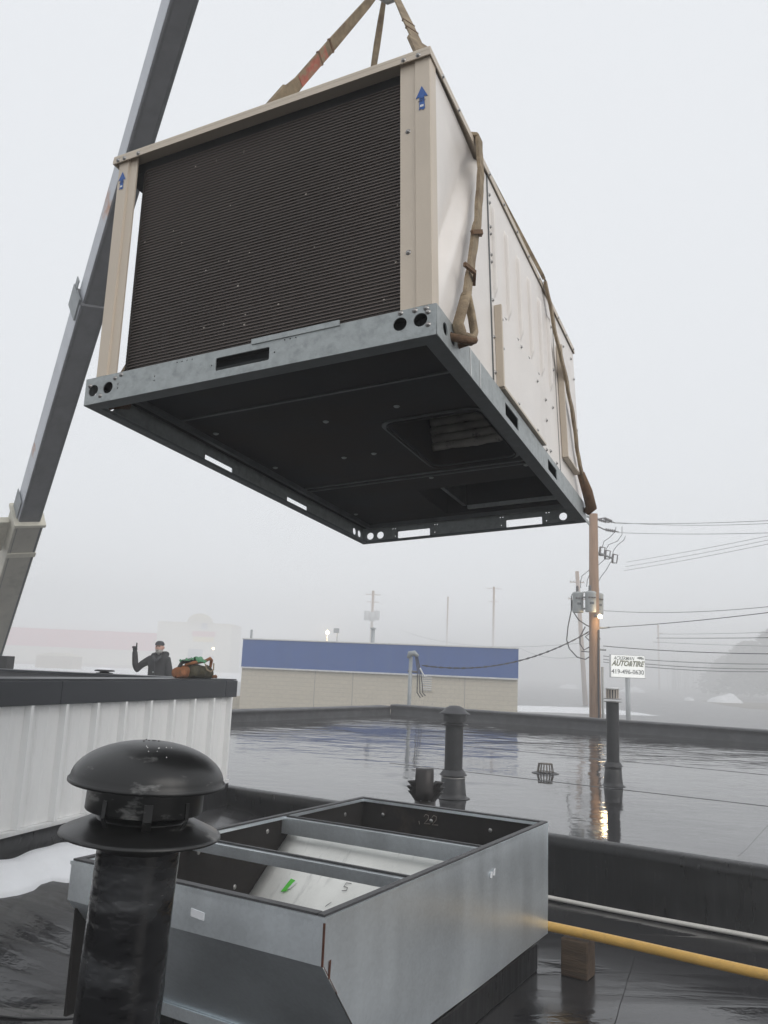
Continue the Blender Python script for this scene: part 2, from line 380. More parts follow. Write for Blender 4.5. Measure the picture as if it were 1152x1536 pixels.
# ------------------------------------------------------------------ own building: roofs, step wall, parapets
D = Vector((.845, -.536, 0)).normalized(); NN = Vector((.536, .845, 0)).normalized()
ZU, ZL = -1.20, -1.65
P0 = Vector((-1.474, 8.35, 0))                       # a point of the step line
K = Vector((.40, 22.3, 0))                           # far corner of the upper roof
def q2(o, a, b_): r = o + D * a + NN * b_; return (r.x, r.y)
wdep = (K - P0).dot(NN); kd = (K - P0).dot(D)
# upper roof slab with its water
mb = MB(); mb.prism([q2(P0, kd - .0, .012), q2(P0, 17, .012), q2(P0, 17, wdep), q2(P0, kd, wdep)], ZU - .25, ZU)
up = mb.build('upper_roof', wet_upper); tag(up, kind='structure')
CW = Vector((-1.455, 8.30, 0)); DB = Vector((cos(1.264), sin(1.264), 0)); NB = Vector((DB.y, -DB.x, 0))   # NB points to the open roof
def zfl(x, y):
    # tapered insulation: the lower roof rises gently to the curb of the white structure
    d = (Vector((x, y, 0)) - CW).dot(NB); t = max(0, min(1, 1 - d / 1.35)); return ZL + .30 * t * t * (3 - 2 * t)
def lofn(u, v):
    x = -7 + 14.5 * u; y = -2.5 + 13 * v; o = (Vector((x, y, 0)) - P0).dot(NN)
    if o > .03: x, y = x - NN.x * (o - .03), y - NN.y * (o - .03)
    return (x, y, zfl(x, y))
mb = MB(); mb.grid(lofn, 116, 104)
lo = mb.build('lower_roof', wet_lower); tag(lo, kind='structure')
# membrane laps on both roofs (overlapping sheets)
lap = wet_lower
def strip(a, b_, wd, z, name, m, parent, t=.004):
    a = Vector(a).to_3d() if len(a) == 2 else Vector(a); b_ = Vector(b_); a = Vector((a[0], a[1], 0)); b_ = Vector((b_[0], b_[1], 0))
    d = (b_ - a).normalized(); s = Vector((-d.y, d.x, 0)) * wd / 2; n = 24; vs = []
    for i in range(n + 1):
        p = a.lerp(b_, i / n) + Vector((-d.y, d.x, 0)) * .012 * noise.noise(Vector((i * .7, wd * 9, a.x)))
        zz = z if z > ZL + .01 else zfl(p.x, p.y) + .002; vs += [(p.x - s.x, p.y - s.y, zz + .0005), (p.x - s.x * .9, p.y - s.y * .9, zz + t), (p.x + s.x * .9, p.y + s.y * .9, zz + t), (p.x + s.x, p.y + s.y, zz + .0005)]
    fs = [(4 * i + k, 4 * i + 4 + k, 4 * i + 5 + k, 4 * i + 1 + k) for i in range(n) for k in range(3)]
    return MB().add(vs, fs).build(name, m, parent)
for k, off in enumerate((3.2, 6.4, 9.6)):
    strip(q2(P0, -.5 if k else .0, off), q2(P0, 14, off), .14, ZU, 'membrane_lap', wet_upper, up, .0045)
for a_ in (4.6, 7.4):
    strip(q2(P0, a_, .1), q2(P0, a_, wdep - .3), .12, ZU, 'membrane_lap', wet_upper, up, .0045)
strip(q2(P0, -.8, .16), q2(P0, 13, .16), .2, ZU, 'membrane_lap', wet_upper, up, .006)
strip(at(0, 1415, 3).xy * 0 + Vector((-3.4, 3.55)), (-1.2, 4.25), .1, ZL, 'membrane_lap', lap, lo)
strip((.35, 2.2), (1.62, 5.35), .03, ZL, 'membrane_lap', lap, lo)
strip((-3.5, 2.6), (-.9, 3.2), .1, ZL, 'membrane_lap', lap, lo)
# step wall between the two roofs
st = empty('step_wall', 'black membrane upstand between the lower roof and the ponded upper roof', 'wall', (P0.x, P0.y, ZL))
def wallface(u, v):
    a = -.6 + 10.2 * u; b_ = -.004 - .006 * noise.noise(Vector((a * 1.7, v * 3, 2))) - (.02 * (1 - v) ** 3)
    p = D * a + NN * b_; return (p.x, p.y, -.02 + v * (ZU - ZL + .022))
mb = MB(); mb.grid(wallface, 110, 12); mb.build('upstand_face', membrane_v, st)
mb = MB()   # folded edge strip at the top of the wall
for k in range(60):
    a0, a1 = -.6 + 10.2 * k / 60, -.6 + 10.2 * (k + 1) / 60
    def ln(a, o, z): p = D * a + NN * (o + .003 * noise.noise(Vector((a * 2, 0, 5)))); return (p.x, p.y, z + .004 * noise.noise(Vector((a * 1.3, 0, 9))))
    zt_ = ZU - ZL
    mb.add([ln(a0, -.016, zt_ - .07), ln(a1, -.016, zt_ - .07), ln(a1, -.02, zt_ - .004), ln(a0, -.02, zt_ - .004), ln(a0, .0, zt_ + .010), ln(a1, .0, zt_ + .010), ln(a0, .10, zt_ + .009), ln(a1, .10, zt_ + .009)],
           [(0, 1, 2, 3), (3, 2, 5, 4), (4, 5, 7, 6)], True)
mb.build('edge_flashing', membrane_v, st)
# white conduit along the foot of the wall, slightly above it
pt = [tuple(P0 + D * (2.55 + .3 * k) - NN * .035 + Vector((0, 0, ZL + .022 + .003 * sin(k)))) for k in range(28)]
wp = empty('conduit', 'thin white pipe running along the foot of the black step wall', 'pipe', pt[0])
mb = MB(); mb.tube([Vector(p) - Vector(pt[0]) for p in pt], .016, 12); mb.build('conduit_run', white_pipe, wp)
# far parapets
def parapet(name, A, B, h, th, label, outward):
    e = empty(name, label, 'parapet', (A.x, A.y, ZU)); d = (B - A); Ln = d.length; d.normalize(); o = outward
    mb = MB(); n = int(Ln / .25)
    prof = [(0.0, 0), (0.012, h * .5), (-.004, h - .05), (-.02, h - .045), (-.022, h - .01), (.0, h + .004), (th, h + .012), (th + .02, h), (th + .02, -.6)]
    vs = []
    for i in range(n + 1):
        s = Ln * i / n
        for k, (a, z) in enumerate(prof):
            j = .008 * noise.noise(Vector((s * 1.1, k * 3.1, A.x)))
            p = d * s + o * (a + j); vs.append((p.x, p.y, z + .6 * j))
    m_ = len(prof); fs = [(i * m_ + k, (i + 1) * m_ + k, (i + 1) * m_ + k + 1, i * m_ + k + 1) for i in range(n) for k in range(m_ - 1)]
    mb.add(vs, fs, True); mb.build('membrane_cover', parapet_m, e); return e
A_ = Vector((*q2(P0, kd, -1.0), 0)); B_ = Vector((*q2(P0, 17, wdep), 0)); C_ = Vector((*q2(P0, kd, wdep), 0))
parapet('parapet', C_, B_, .27, .32, 'long black membrane parapet closing the upper roof on the right, below the sign', NN)
parapet('parapet', A_, C_, .23, .32, 'black membrane parapet on the left of the upper roof, meeting the white wall', -D)
# scuffed patch of white caulk on the parapet
pc = Vector((*q2(P0, 9.0, wdep - .03), ZU + .12))
# building body below
body_m = mat('painted_block_walls', (.35, .33, .30), .8)
mb = MB(); mb.prism([q2(P0, kd - .3, .06), q2(P0, 17, .06), q2(P0, 17.0, wdep + .3), q2(P0, kd - .3, wdep + .3)], -4.4, ZU - .27)
mb.prism([(-6.9, -2.4), (7.4, -2.4), q2(P0, 9.9, -1.02), q2(P0, -5, -1.02), (-8.9, 7.9)], -4.4, ZL - .32)
tag(mb.build('building_walls', body_m), kind='structure')
# snow drift on the lower roof against the curb of the white wall
def front_of(px, py):
    r = at(px, py, 1); t = 1.0
    for _ in range(60):
        p = r * t; g = p.z - zfl(p.x, p.y); t += g / max(.05, -r.z) * .6
    p = r * t; d = p - CW; return (d.dot(DB), d.dot(NB))
front = sorted([front_of(*q) for q in ((-120, 1372), (-60, 1358), (0, 1347), (28, 1344), (52, 1336), (62, 1327), (80, 1322), (100, 1325), (130, 1322), (200, 1300), (262, 1262))])
front = [(-4.6, .5)] + front
def fr(s):
    for (a, x), (b_, y) in zip(front, front[1:]):
        if a <= s <= b_: t = (s - a) / (b_ - a); return x + (y - x) * t
    return front[-1][1]
S0, S1 = front[0][0], front[-1][0]
def drift(u, v):
    s = S0 + (S1 - S0) * u; wd = max(.06, fr(s) + .012 * noise.noise(Vector((s * 9, 0, 0))))
    x = v * wd; p = CW + DB * s + NB * (x + .0); h = .085 * (1 - v ** 2.5) ** .5 * (.85 + .35 * noise.noise(Vector((s * 4, x * 5, 1)))) * min(1, (1 - u) * 8 + .05) if v < 1 else -.01
    return (p.x, p.y, zfl(p.x, p.y) + h)
sd = MB().grid(drift, 120, 30).build('snow_drift', snow_m); tag(sd, 'white snow drift lying on the lower roof against the black curb', 'snow', kind='stuff')

# ------------------------------------------------------------------ white ribbed penthouse at left
wb = empty('penthouse', 'white ribbed metal roof structure with dark fascia at the left', 'building', (CW.x, CW.y, ZL))
ZT, ZF, ZB = -.175 - ZL, -.335 - ZL, -1.12 - ZL
pw = .352; npan = 19
def panel_mesh():
    prof = [(0, 0), (.004, .05), (.030, .05), (.036, 0), (.12, 0), (.13, .006), (.15, .006), (.16, 0), (.235, 0), (.245, .006), (.265, .006), (.275, 0), (pw - .009, 0)]
    mb = MB(); vs = []; m_ = len(prof)
    for z in (ZB, ZF + .01):
        for a, o in prof: p = -DB * a + NB * (o + .002); vs.append((p.x, p.y, z))
    for k in range(m_ - 1): mb.add([vs[k], vs[k + 1], vs[m_ + k + 1], vs[m_ + k]], [(0, 1, 2, 3)])
    return mb.mesh('siding_panel', siding_m)
pmesh = panel_mesh()
for k in range(npan):
    p = -DB * (.03 + pw * k); link('siding_panel', pmesh, wb, (p.x, p.y, 0))
END = Vector((-.985, .175, 0)).normalized(); EN = Vector((END.y, -END.x, 0))
FL = -DB * 6.8; E1 = END * 6.5; 
mb = MB()
inn = .22
def loop(off):
    c = Vector((0, 0, 0)) + NB * off - DB * 0
    return c
# corner trim, base trim
mb.box(-.03, .0, -.02, .03, ZB - .01, ZF + .01, M=frame((0, 0, 0), DB, NB, Vector((0, 0, 1)))); mb.build('corner_trim', white_trim, wb)
mb = MB(); mb.box(-6.8, .02, .0, .05, ZB - .028, ZB - .001, M=frame((0, 0, 0), DB, NB, Vector((0, 0, 1)))); mb.build('base_trim', white_trim, wb)
# fascia along the front and the far end, with panel joints
Fm = frame((0, 0, 0), DB, NB, Vector((0, 0, 1)))
x = .045
for ln_ in (.24, 2.4, 2.4, 1.9):
    mb = MB(); mb.box(x - ln_, x - .004, -.02, .055, ZF, ZT, M=Fm); mb.build('fascia_panel', fascia_m, wb, bevel=.004); x -= ln_
mb = MB(); mb.box(-6.8, .03, -.30, .045, ZT + .002, ZT + .014, M=Fm)
Em = frame((0, 0, 0), -END, EN * -1, Vector((0, 0, 1)))
mb.build('parapet_cap', fascia_m, wb)
memb = mat('charcoal_roof_membrane', (.075, .077, .082), .5, 0, .2, 2, .006, 5, .1)
mb = MB()
def epoly(a, b_): p = END * a + Vector((-END.y, END.x, 0)) * 0; return p
e_in = Vector((DB.x, DB.y, 0))
def ept(t, off, z): p = END * t - Vector((0, 1, 0)) * off + Vector((0, 0, z)); return tuple(p)
def bx4(t0, t1, o0, o1, z0, z1, mb):
    vs = [ept(t0, o0, z0), ept(t1, o0, z0), ept(t1, o1, z0), ept(t0, o1, z0), ept(t0, o0, z1), ept(t1, o0, z1), ept(t1, o1, z1), ept(t0, o1, z1)]
    mb.add(vs, [(3, 2, 1, 0), (4, 5, 6, 7), (0, 1, 5, 4), (1, 2, 6, 5), (2, 3, 7, 6), (3, 0, 4, 7)])
bx4(.3, 6.5, -.05, .24, .0, ZT - .012, mb); mb.build('far_end_parapet', memb, wb)
mb = MB(); bx4(.32, 6.52, -.07, .26, ZT - .010, ZT + .010, mb); mb.build('parapet_cap', fascia_m, wb)
mb = MB(); mb.prism([(0, 0), tuple((FL)[:2]), tuple((FL + Vector((-5, 1, 0)))[:2]), tuple((E1)[:2])][::-1], .2, ZF - .05); mb.build('roof_deck', memb, wb)
mb = MB(); mb.box(-6.8, -.0, -.30, -.022, ZF - .2, ZT, M=Fm); mb.build('front_parapet_core', memb, wb)
# black curb under the white wall
def curb(u, v):
    s = -.01 - 6.8 * u; z = (ZB - .03) * v; o = .05 + .10 * (1 - v) ** 2 + .012 * noise.noise(Vector((s * 2, v * 2, 4)))
    if v > .9: o += .012
    p = DB * s + NB * o; return (p.x, p.y, z)
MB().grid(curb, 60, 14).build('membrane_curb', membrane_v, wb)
# small mushroom vent on its roof
cv = empty('roof_vent', 'small dark mushroom vent with snow on it on the white structure roof', 'vent', at(157, 1006, 8.55))
mb = MB(); mb.lathe([(.05, -.3), (.05, -.035), (.085, -.03), (.085, -.022), (.05, -.018), (.04, -.005)], 14); mb.build('pipe', grey_pipe, cv)
mb = MB(); mb.lathe([(.0, .016), (.06, .014), (.098, .006), (.102, -.006), (.06, -.010)], 18); mb.build('cap', grey_pipe, cv)
mb = MB(); mb.lathe([(.0, .026), (.05, .024), (.085, .012)], 14); mb.build('snow_cover', snow_m, cv)

# ------------------------------------------------------------------ curb adapter
NA = Vector((-.144, 3.005, 0)); AU = Vector((cos(1.0410), sin(1.0410), 0)); AV = Vector((-AU.y, AU.x, 0))
AL, AW, AZ = 2.345, 1.285, .80                        # top at z=-.85 => .80 above the lower roof
ad = empty('curb_adapter', 'large open galvanised curb adapter with black lined wells on the lower roof', 'curb adapter', M=frame((NA.x, NA.y, ZL), AU, AV, Vector((0, 0, 1))))
zt = AZ; zb = AZ - .152; zf = AZ - .60
US = .38  # how far the sloping ends run in
def aside(v, nm, flip):
    n_ = 22; mb = MB()
    def f(u_, t):   # polygon: vertical face with cut-back lower corner near the viewer
        z = zf + (zt - zf) * t
        ustart = 0 if z >= zb else US * (zb - z) / (zb - zf)
        uu = ustart + (AL + .0 - ustart) * u_
        bow = (.012 * sin(pi * min(1, uu / AL)) * sin(pi * t) + .007 * noise.noise(Vector((uu * 1.6, z * 3, v)))) * (-1 if flip else 1)
        return (uu, v + bow, z)
    mb.grid(f, 40, n_); mb.build(nm, galv, ad)
aside(0, 'right_side_sheet', True); aside(AW, 'left_side_sheet', False)
mb = MB(); mb.grid(lambda a, t: (-.001 - .002 * sin(pi * a) * sin(pi * t), AW * a, zb + (zt - zb) * t), 20, 4); mb.build('front_band', galv, ad)
mb = MB(); mb.grid(lambda a, t: (US * (1 - t) + .004 * noise.noise(Vector((a * 3, t * 2, 1))), AW * a, zf + (zb - zf) * t), 20, 8); mb.build('sloping_front_sheet', galv, ad)
mb = MB(); mb.box(US - .012, US + .03, -.012, AW + .012, zf - .05, zf - .001); mb.build('bottom_flange', galv, ad)
mb = MB(); mb.grid(lambda a, t: (AL, AW * a, zf + (zt - zf) * t), 6, 4); mb.build('rear_sheet', galv, ad)
# folded rim with gasket tape
for x0, x1, y0, y1 in ((-.004, .04, .04, AW - .04), (AL - .04, AL + .004, .04, AW - .04), (-.004, AL + .004, -.004, .04), (-.004, AL + .004, AW - .04, AW + .004)):
    mb = MB(); mb.box(x0, x1, y0, y1, zt - .012, zt + .003); mb.build('rim_flange', galv, ad)
    mb = MB(); i_ = .008; mb.box(x0 + i_, x1 - i_ * .2, y0 + (i_ if y0 < .03 or y0 > 1 else -.004), y1 - (i_ if y0 < .03 or y0 > 1 else -.004), zt + .0032, zt + .011); mb.build('gasket_tape', cap_rub, ad)
# dividers
for u0, fh in ((.66, .052), (1.43, .088)):
    mb = MB(); mb.box(u0, u0 + .045, .012, AW - .012, zt - .016, zt - .003); mb.box(u0, u0 + .004, .012, AW - .012, zt - fh, zt - .0165); mb.box(u0 + .041, u0 + .045, .012, AW - .012, zt - fh, zt - .0165)
    mb.build('divider_channel', galv, ad)
    mb = MB(); mb.box(u0 + .030, u0 + .044, .03, AW - .03, zt - .0028, zt + .006); mb.build('gasket_tape', cap_rub, ad)
# liners
mb = MB(); mb.box(.03, AL - .012, AW - .030, AW - .014, zf, zt - .013); mb.build('left_liner', insul_blk, ad)
mb = MB(); mb.box(1.50, AL - .014, .016, .026, zf, zt - .013); mb.build('right_liner', insul_blk, ad)
mb = MB(); mb.box(AL - .032, AL - .014, .03, AW - .032, zf, zt - .013); mb.build('rear_liner', insul_blk, ad)
mb = MB(); mb.box(.016, .028, .03, AW - .032, zb, zt - .013); mb.build('front_liner', insul_blk, ad)
mb = MB(); mb.grid(lambda a, t: (US * (1 - t) + .022, .03 + (AW - .06) * a, zf + (zb - zf) * t), 4, 4); mb.build('sloping_liner', insul_blk, ad)
mb = MB(); mb.box(US, AL - .02, .02, AW - .02, zf - .02, zf + .0); mb.build('floor_pan', insul_blk, ad)
# bright sloping duct sheet under the dividers
def duct(a, t):
    y = .014 + (AW - .05) * a; return (1.50 - .62 * t, y, zt - .09 - .50 * t + .003 * noise.noise(Vector((a * 3, t * 3, 0))))
mb = MB(); mb.grid(duct, 16, 12); mb.build('sloping_duct_sheet', galv_bright, ad, solid=.003)
mb = MB(); mb.box(1.508, 1.514, .03, AW - .03, zt - .5, zt - .105); mb.build('duct_back_sheet', galv, ad)
# insulation pins (washers) on the liners
pinm = MB().lathe([(0, .004), (.010, .003), (.013, 0)], 12).mesh('insulation_pin', screw_m)
def pin(pos, ax): link('insulation_pin', pinm, ad, M=Matrix.Translation(pos) @ Vector((0, 0, 1)).rotation_difference(Vector(ax)).to_matrix().to_4x4())
for u0, z0 in ((.22, .57), (.75, .72), (1.05, .5), (1.62, .735), (2.1, .73), (1.3, .74)): pin((u0, AW - .031, z0), (0, -1, 0))
for v0, z0 in ((.35, .72), (.75, .725), (1.1, .72)): pin((AL - .033, v0, z0), (-1, 0, 0))
# chalked 22 on the rear liner, pen 5 and tape on the bright sheet, stickers and rust outside
def stroke(name, pts, r, m, parent, M): MB().tube([Vector((*p, 0)) for p in pts], r, 5, M=M).build(name, m, parent)
M22 = frame((AL - .0335, .80, .715), (0, -1, 0), (0, 0, 1), (-1, 0, 0))
for dx in (0, .055):
    stroke('chalk_figure', [(dx + .0, .03), (dx + .012, .045), (dx + .032, .04), (dx + .03, .018), (dx + .002, -.012), (dx + .045, -.008)], .0016, chalk, ad, M22)
stroke('chalk_figure', [(-.035, .0), (-.03, -.02)], .0016, chalk, ad, M22)
def on_duct(y, t):
    return Vector((1.50 - .62 * t, y, zt - .09 - .50 * t)) + Vector((-.50, 0, .62)).normalized() * .006
dn = Vector((-.50, 0, .62)).normalized(); dx_ = Vector((0, -1, 0)); dy_ = dx_.cross(dn) * -1
dsl = Vector((.62, 0, .50)).normalized()
M5 = frame(on_duct(.716, .37), dx_, dsl, dn)
stroke('pen_figure', [(.02, .045), (-.01, .042), (-.012, .018), (.010, .018), (.014, .0), (-.012, -.006)], .0016, ink, ad, M5)
stroke('pen_scribble', [(.0, .0), (.02, .03)], .0014, ink, ad, frame(on_duct(.77, .51), dx_, dsl, dn))
stroke('pen_scribble', [(.0, .0), (.05, .012)], .0014, ink, ad, frame(on_duct(.70, .50), dx_, dsl, dn))
Mt = frame(on_duct(1.05, .44) + dn * .004, Vector((0, -1, 0)), dsl, dn)
mb = MB(); mb.prism([(-.014, -.03), (.012, -.022), (.03, .05), (.0, .055)], -.001, .002, M=Mt); tp = mb.build('green_tape', green_tape, ad)
mb = MB(); mb.prism([(.012, -.01), (.026, -.004), (.045, .045), (.028, .04)], -.001, .0015, M=Mt); mb.build('tape_backing', white_pl, ad)
Mf = frame((-.004, 0, 0), (0, -1, 0), (0, 0, 1), (-1, 0, 0))
mb = MB(); mb.prism([(-.60, .705), (-.535, .70), (-.535, .727), (-.60, .733)], -.001, .0015, M=Mf); mb.build('paper_sticker', white_pl, ad)
Mr = frame((0, -.002, 0), (1, 0, 0), (0, 0, 1), (0, -1, 0))
mb = MB(); mb.prism([(1.45, .665), (1.475, .66), (1.48, .69), (1.455, .69)], .006, .0085, M=Mr); mb.prism([(1.485, .67), (1.51, .665), (1.515, .70), (1.495, .695)], .006, .0085, M=Mr); mb.build('torn_sticker', white_pl, ad)
mb = MB(); mb.prism([(.035, .60), (.045, .602), (.047, .66), (.037, .655)], .001, .003, M=Mr); mb.build('rust_streak', rust, ad)
mb = MB(); mb.box(-.004, .0, -.005, .003, zb - .0, zt - .014); mb.add([(0, -.005, zb), (.004, -.005, zb), (US + .004, -.006, zf), (US, -.006, zf)], [(0, 1, 2, 3)]); mb.build('rusty_corner_seam', rust, ad)
# black curb under it
cbm = MB(); cbm.prism([(US + .035, .05), (AL - .02, .05), (AL - .02, AW - .05), (US + .035, AW - .05)], .0, zf - .052)
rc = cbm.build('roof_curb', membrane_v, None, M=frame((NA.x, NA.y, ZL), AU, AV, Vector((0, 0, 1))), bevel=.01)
tag(rc, 'black membrane covered roof curb directly under the galvanised curb adapter', 'roof curb')

# ------------------------------------------------------------------ yellow gas pipe and its timber block
ya, yb = Vector((1.078, 4.875, -1.42)), Vector((1.96, 4.291, -1.42)); yd = (yb - ya).normalized()
gp = empty('gas_pipe', 'yellow painted gas pipe resting on a timber block beside the curb adapter', 'pipe', ya - yd * 0.35 + Vector((0, .0, 0)))
pts = [yd * (.25 * k) + Vector((0, 0, .003 * sin(k * .8))) + Vector((.07, .115, 0)) for k in range(-1, 24)]
mb = MB(); mb.tube(pts, .0265, 16); mb.build('pipe_run', yellow_m, gp)
blk = MB(); blk.box(-.078, .078, -.066, .066, 0, .198)
o = blk.build('timber_block', wood_m, None, M=frame((1.205, 4.99, ZL), yd, Vector((-yd.y, yd.x, 0)), Vector((0, 0, 1))), bevel=.008)
tag(o, 'square weathered timber block holding up the yellow pipe', 'timber block')

# ------------------------------------------------------------------ vents
bk = black_paint
def storm_prof(r0, r1, z0, z1): return [(r0, z0), (r0 + .01, z0 - .004), ((r0 + r1) / 2, (z0 + z1) / 2 - .006), (r1, z1), (r1 + .003, z1 - .004), (r1 - .002, z1 - .008), ((r0 + r1) / 2, (z0 + z1) / 2 - .014), (r0, z0 - .02)]
base = Vector((-.578, 1.97, ZL)); topv = Vector((-.514, 1.95, -.268))
ax = (topv - base).normalized(); xx = Vector((1, 0, 0)); yy = ax.cross(xx).normalized(); xx = yy.cross(ax)
nv = empty('chimney_vent', 'big black capped vent pipe standing closest to the camera at lower left', 'vent pipe', M=frame(base, xx, yy, ax))
H_ = (topv - base).length       # rim centre height
def pipef(u, v):
    a = 2 * pi * u; z = -.01 + (H_ - .10) * v
    r = .092 + .0035 * noise.noise(Vector((cos(a) * 2, sin(a) * 2, z * 4))) * (1 + 2 * (v < .75)); return (r * cos(a), r * sin(a), z)
MB().grid(pipef, 56, 90).build('pipe', tar, nv)
mb = MB(); mb.lathe([(.100, H_ - .084), (.13, H_ - .090), (.184, H_ - .112), (.1915, H_ - .116), (.1925, H_ - .121), (.188, H_ - .122), (.13, H_ - .102), (.096, H_ - .096)], 72); mb.build('storm_collar', bk, nv)
mb = MB(); mb.lathe([(.093, H_ - .15), (.098, H_ - .14), (.097, H_ - .12), (.11, H_ - .100), (.100, H_ - .080), (.095, H_ - .076), (.092, H_ - .02)], 56); mb.build('collar_neck', bk, nv)
mb = MB(); mb.lathe([(.140, H_ - .006), (.1405, H_ - .066), (.139, H_ - .068), (.1375, H_ - .066), (.1375, H_ - .006)], 64); mb.build('cap_band', bk, nv)
prof = [(.0, H_ + .083)]
for k in range(1, 14):
    t = k / 13; prof.append((.184 * sin(t * pi / 2) ** 1.0, H_ + .083 * (cos(t * pi / 2)) ** 1.05 + .0))
prof += [(.1875, H_ - .004), (.1880, H_ - .008), (.185, H_ - .010), (.15, H_ - .004), (.05, H_ - .003), (.0, H_ - .003)]
mb = MB(); mb.lathe(prof, 80); mb.build('dome_cap', bk, nv)
for k, a in enumerate((-2.0, -.55, .9, 2.45, -1.25)):
    ca, sa = cos(a), sin(a); tg = Vector((-sa, ca, 0))
    def pb(r, z, s_): v = Vector((r * ca, r * sa, H_ + z)) + tg * s_; return tuple(v)
    wd_ = .012 if k != 4 else .02
    mb = MB(); ch = [(.141, -.035), (.143, -.07), (.135, -.085), (.128, -.098), (.140, -.100)]
    for (r0, z0), (r1, z1) in zip(ch, ch[1:]): mb.add([pb(r0, z0, -wd_ / 2), pb(r0, z0, wd_ / 2), pb(r1, z1, wd_ / 2), pb(r1, z1, -wd_ / 2)], [(0, 1, 2, 3)])
    mb.build('cap_bracket', bk, nv, solid=.0016)
mb = MB(); mb.lathe([(.1865, H_ - .001), (.1895, H_ - .004), (.1895, H_ - .009), (.186, H_ - .011)], 80); mb.build('rim_bead', bk, nv)
rv = MB()
for k in range(11):
    a = random.uniform(0, 6.28); r = random.uniform(.0, .028); rv.lathe([(0, .003), (.0022, .001), (.0022, -.002)], 6, M=Matrix.Translation((r * cos(a), r * sin(a), H_ + .082)))
o = rv.build('rivet_cluster', bk, nv)
sp = MB()
for k in range(9):
    a = random.uniform(-1.6, -.5); r = random.uniform(.05, .13); zz = H_ + .083 * cos(math.asin(min(1, r / .184))) ** 1.05
    sp.lathe([(0, .0016), (random.uniform(.0006, .0014), .0006), (.0015, -.002)], 6, M=Matrix.Translation((r * cos(a), r * sin(a), zz)))
sp.build('pale_specks', white_trim, nv)

for ch in nv.children:
    if ch.name.split('.')[0] in ('storm_collar', 'cap_band', 'dome_cap', 'cap_bracket', 'rim_bead', 'rivet_cluster', 'pale_specks'): ch.scale = (.925, .925, 1)

def pipe_vent(name, label, px, py, R_, h, kind):
    p = atz(px, py, ZU); e = empty(name, label, 'vent pipe', p)
    mb = MB(); mb.lathe([(R_ * 1.9, .004), (R_ * 1.55, .012), (R_ * 1.45, .05), (R_ * 1.3, .19), (R_ * 1.12, .21), (R_ * 1.05, .2)], 28); mb.build('flashing_boot', grey_pipe, e)
    mb = MB(); mb.lathe([(R_ * 1.28, .185), (R_ * 1.36, .19), (R_ * 1.36, .20), (R_ * 1.2, .205)], 28); mb.build('boot_clamp', screw_m if kind == 'cap' else grey_pipe, e)
    mb = MB()
    def cf(u, v):
        a = 2 * pi * u; r = R_ * (1.1 + .45 * (1 - v)) + .008 * noise.noise(Vector((cos(a) * 2, sin(a) * 2, 3))); return (r * cos(a), r * sin(a), .215 + .05 * v + .008 * noise.noise(Vector((cos(a) * 3, sin(a) * 3, 8))))
    mb.grid(cf, 28, 4); mb.build('storm_collar', grey_pipe, e)
    mb = MB(); mb.lathe([(R_, .05), (R_, h - .02)], 28); mb.build('pipe', grey_pipe, e)
    return e
e = pipe_vent('vent_pipe', 'capped round black vent pipe standing in the water, middle of upper roof', 679, 1197, .088, .80, 'cap')
mb = MB(); mb.lathe([(.089, .70), (.13, .695), (.135, .69), (.13, .685), (.09, .68)], 28); mb.build('lower_ring', grey_pipe, e)
mb = MB(); mb.lathe([(.115, .72), (.118, .79), (.115, .80)], 28); mb.build('cap_drum', grey_pipe, e)
mb = MB(); mb.lathe([(0, .875), (.05, .87), (.09, .85), (.125, .815), (.15, .80), (.152, .795), (.11, .797)], 32); mb.build('dome_cap', parapet_m, e)
e = pipe_vent('vent_pipe', 'tall slim black vent pipe with a pale slatted top, right of the roof drain', 920, 1179, .072, .96, 'cage')
for z in (.93, .965): MB().lathe([(.072, z), (.105, z + .004), (.105, z + .010), (.072, z + .012)], 24).build('flange_ring', screw_m, e)
cg = mat('pale_cage_metal', (.55, .48, .42), .4, .4)
mb = MB(); mb.lathe([(.055, .97), (.055, 1.075), (0, 1.075)], 20); mb.build('cage_core', galv_dark, e)
sl = MB(); sl.box(-.006, .006, .064, .072, .975, 1.08); slm = sl.mesh('cage_slat', cg)
for k in range(14): link('cage_slat', slm, e, M=Matrix.Rotation(2 * pi * k / 14, 4, 'Z'))
mb = MB(); mb.lathe([(0, 1.10), (.074, 1.10), (.078, 1.09), (.078, 1.08), (0, 1.08)], 24); mb.build('cage_lid', white_trim, e)
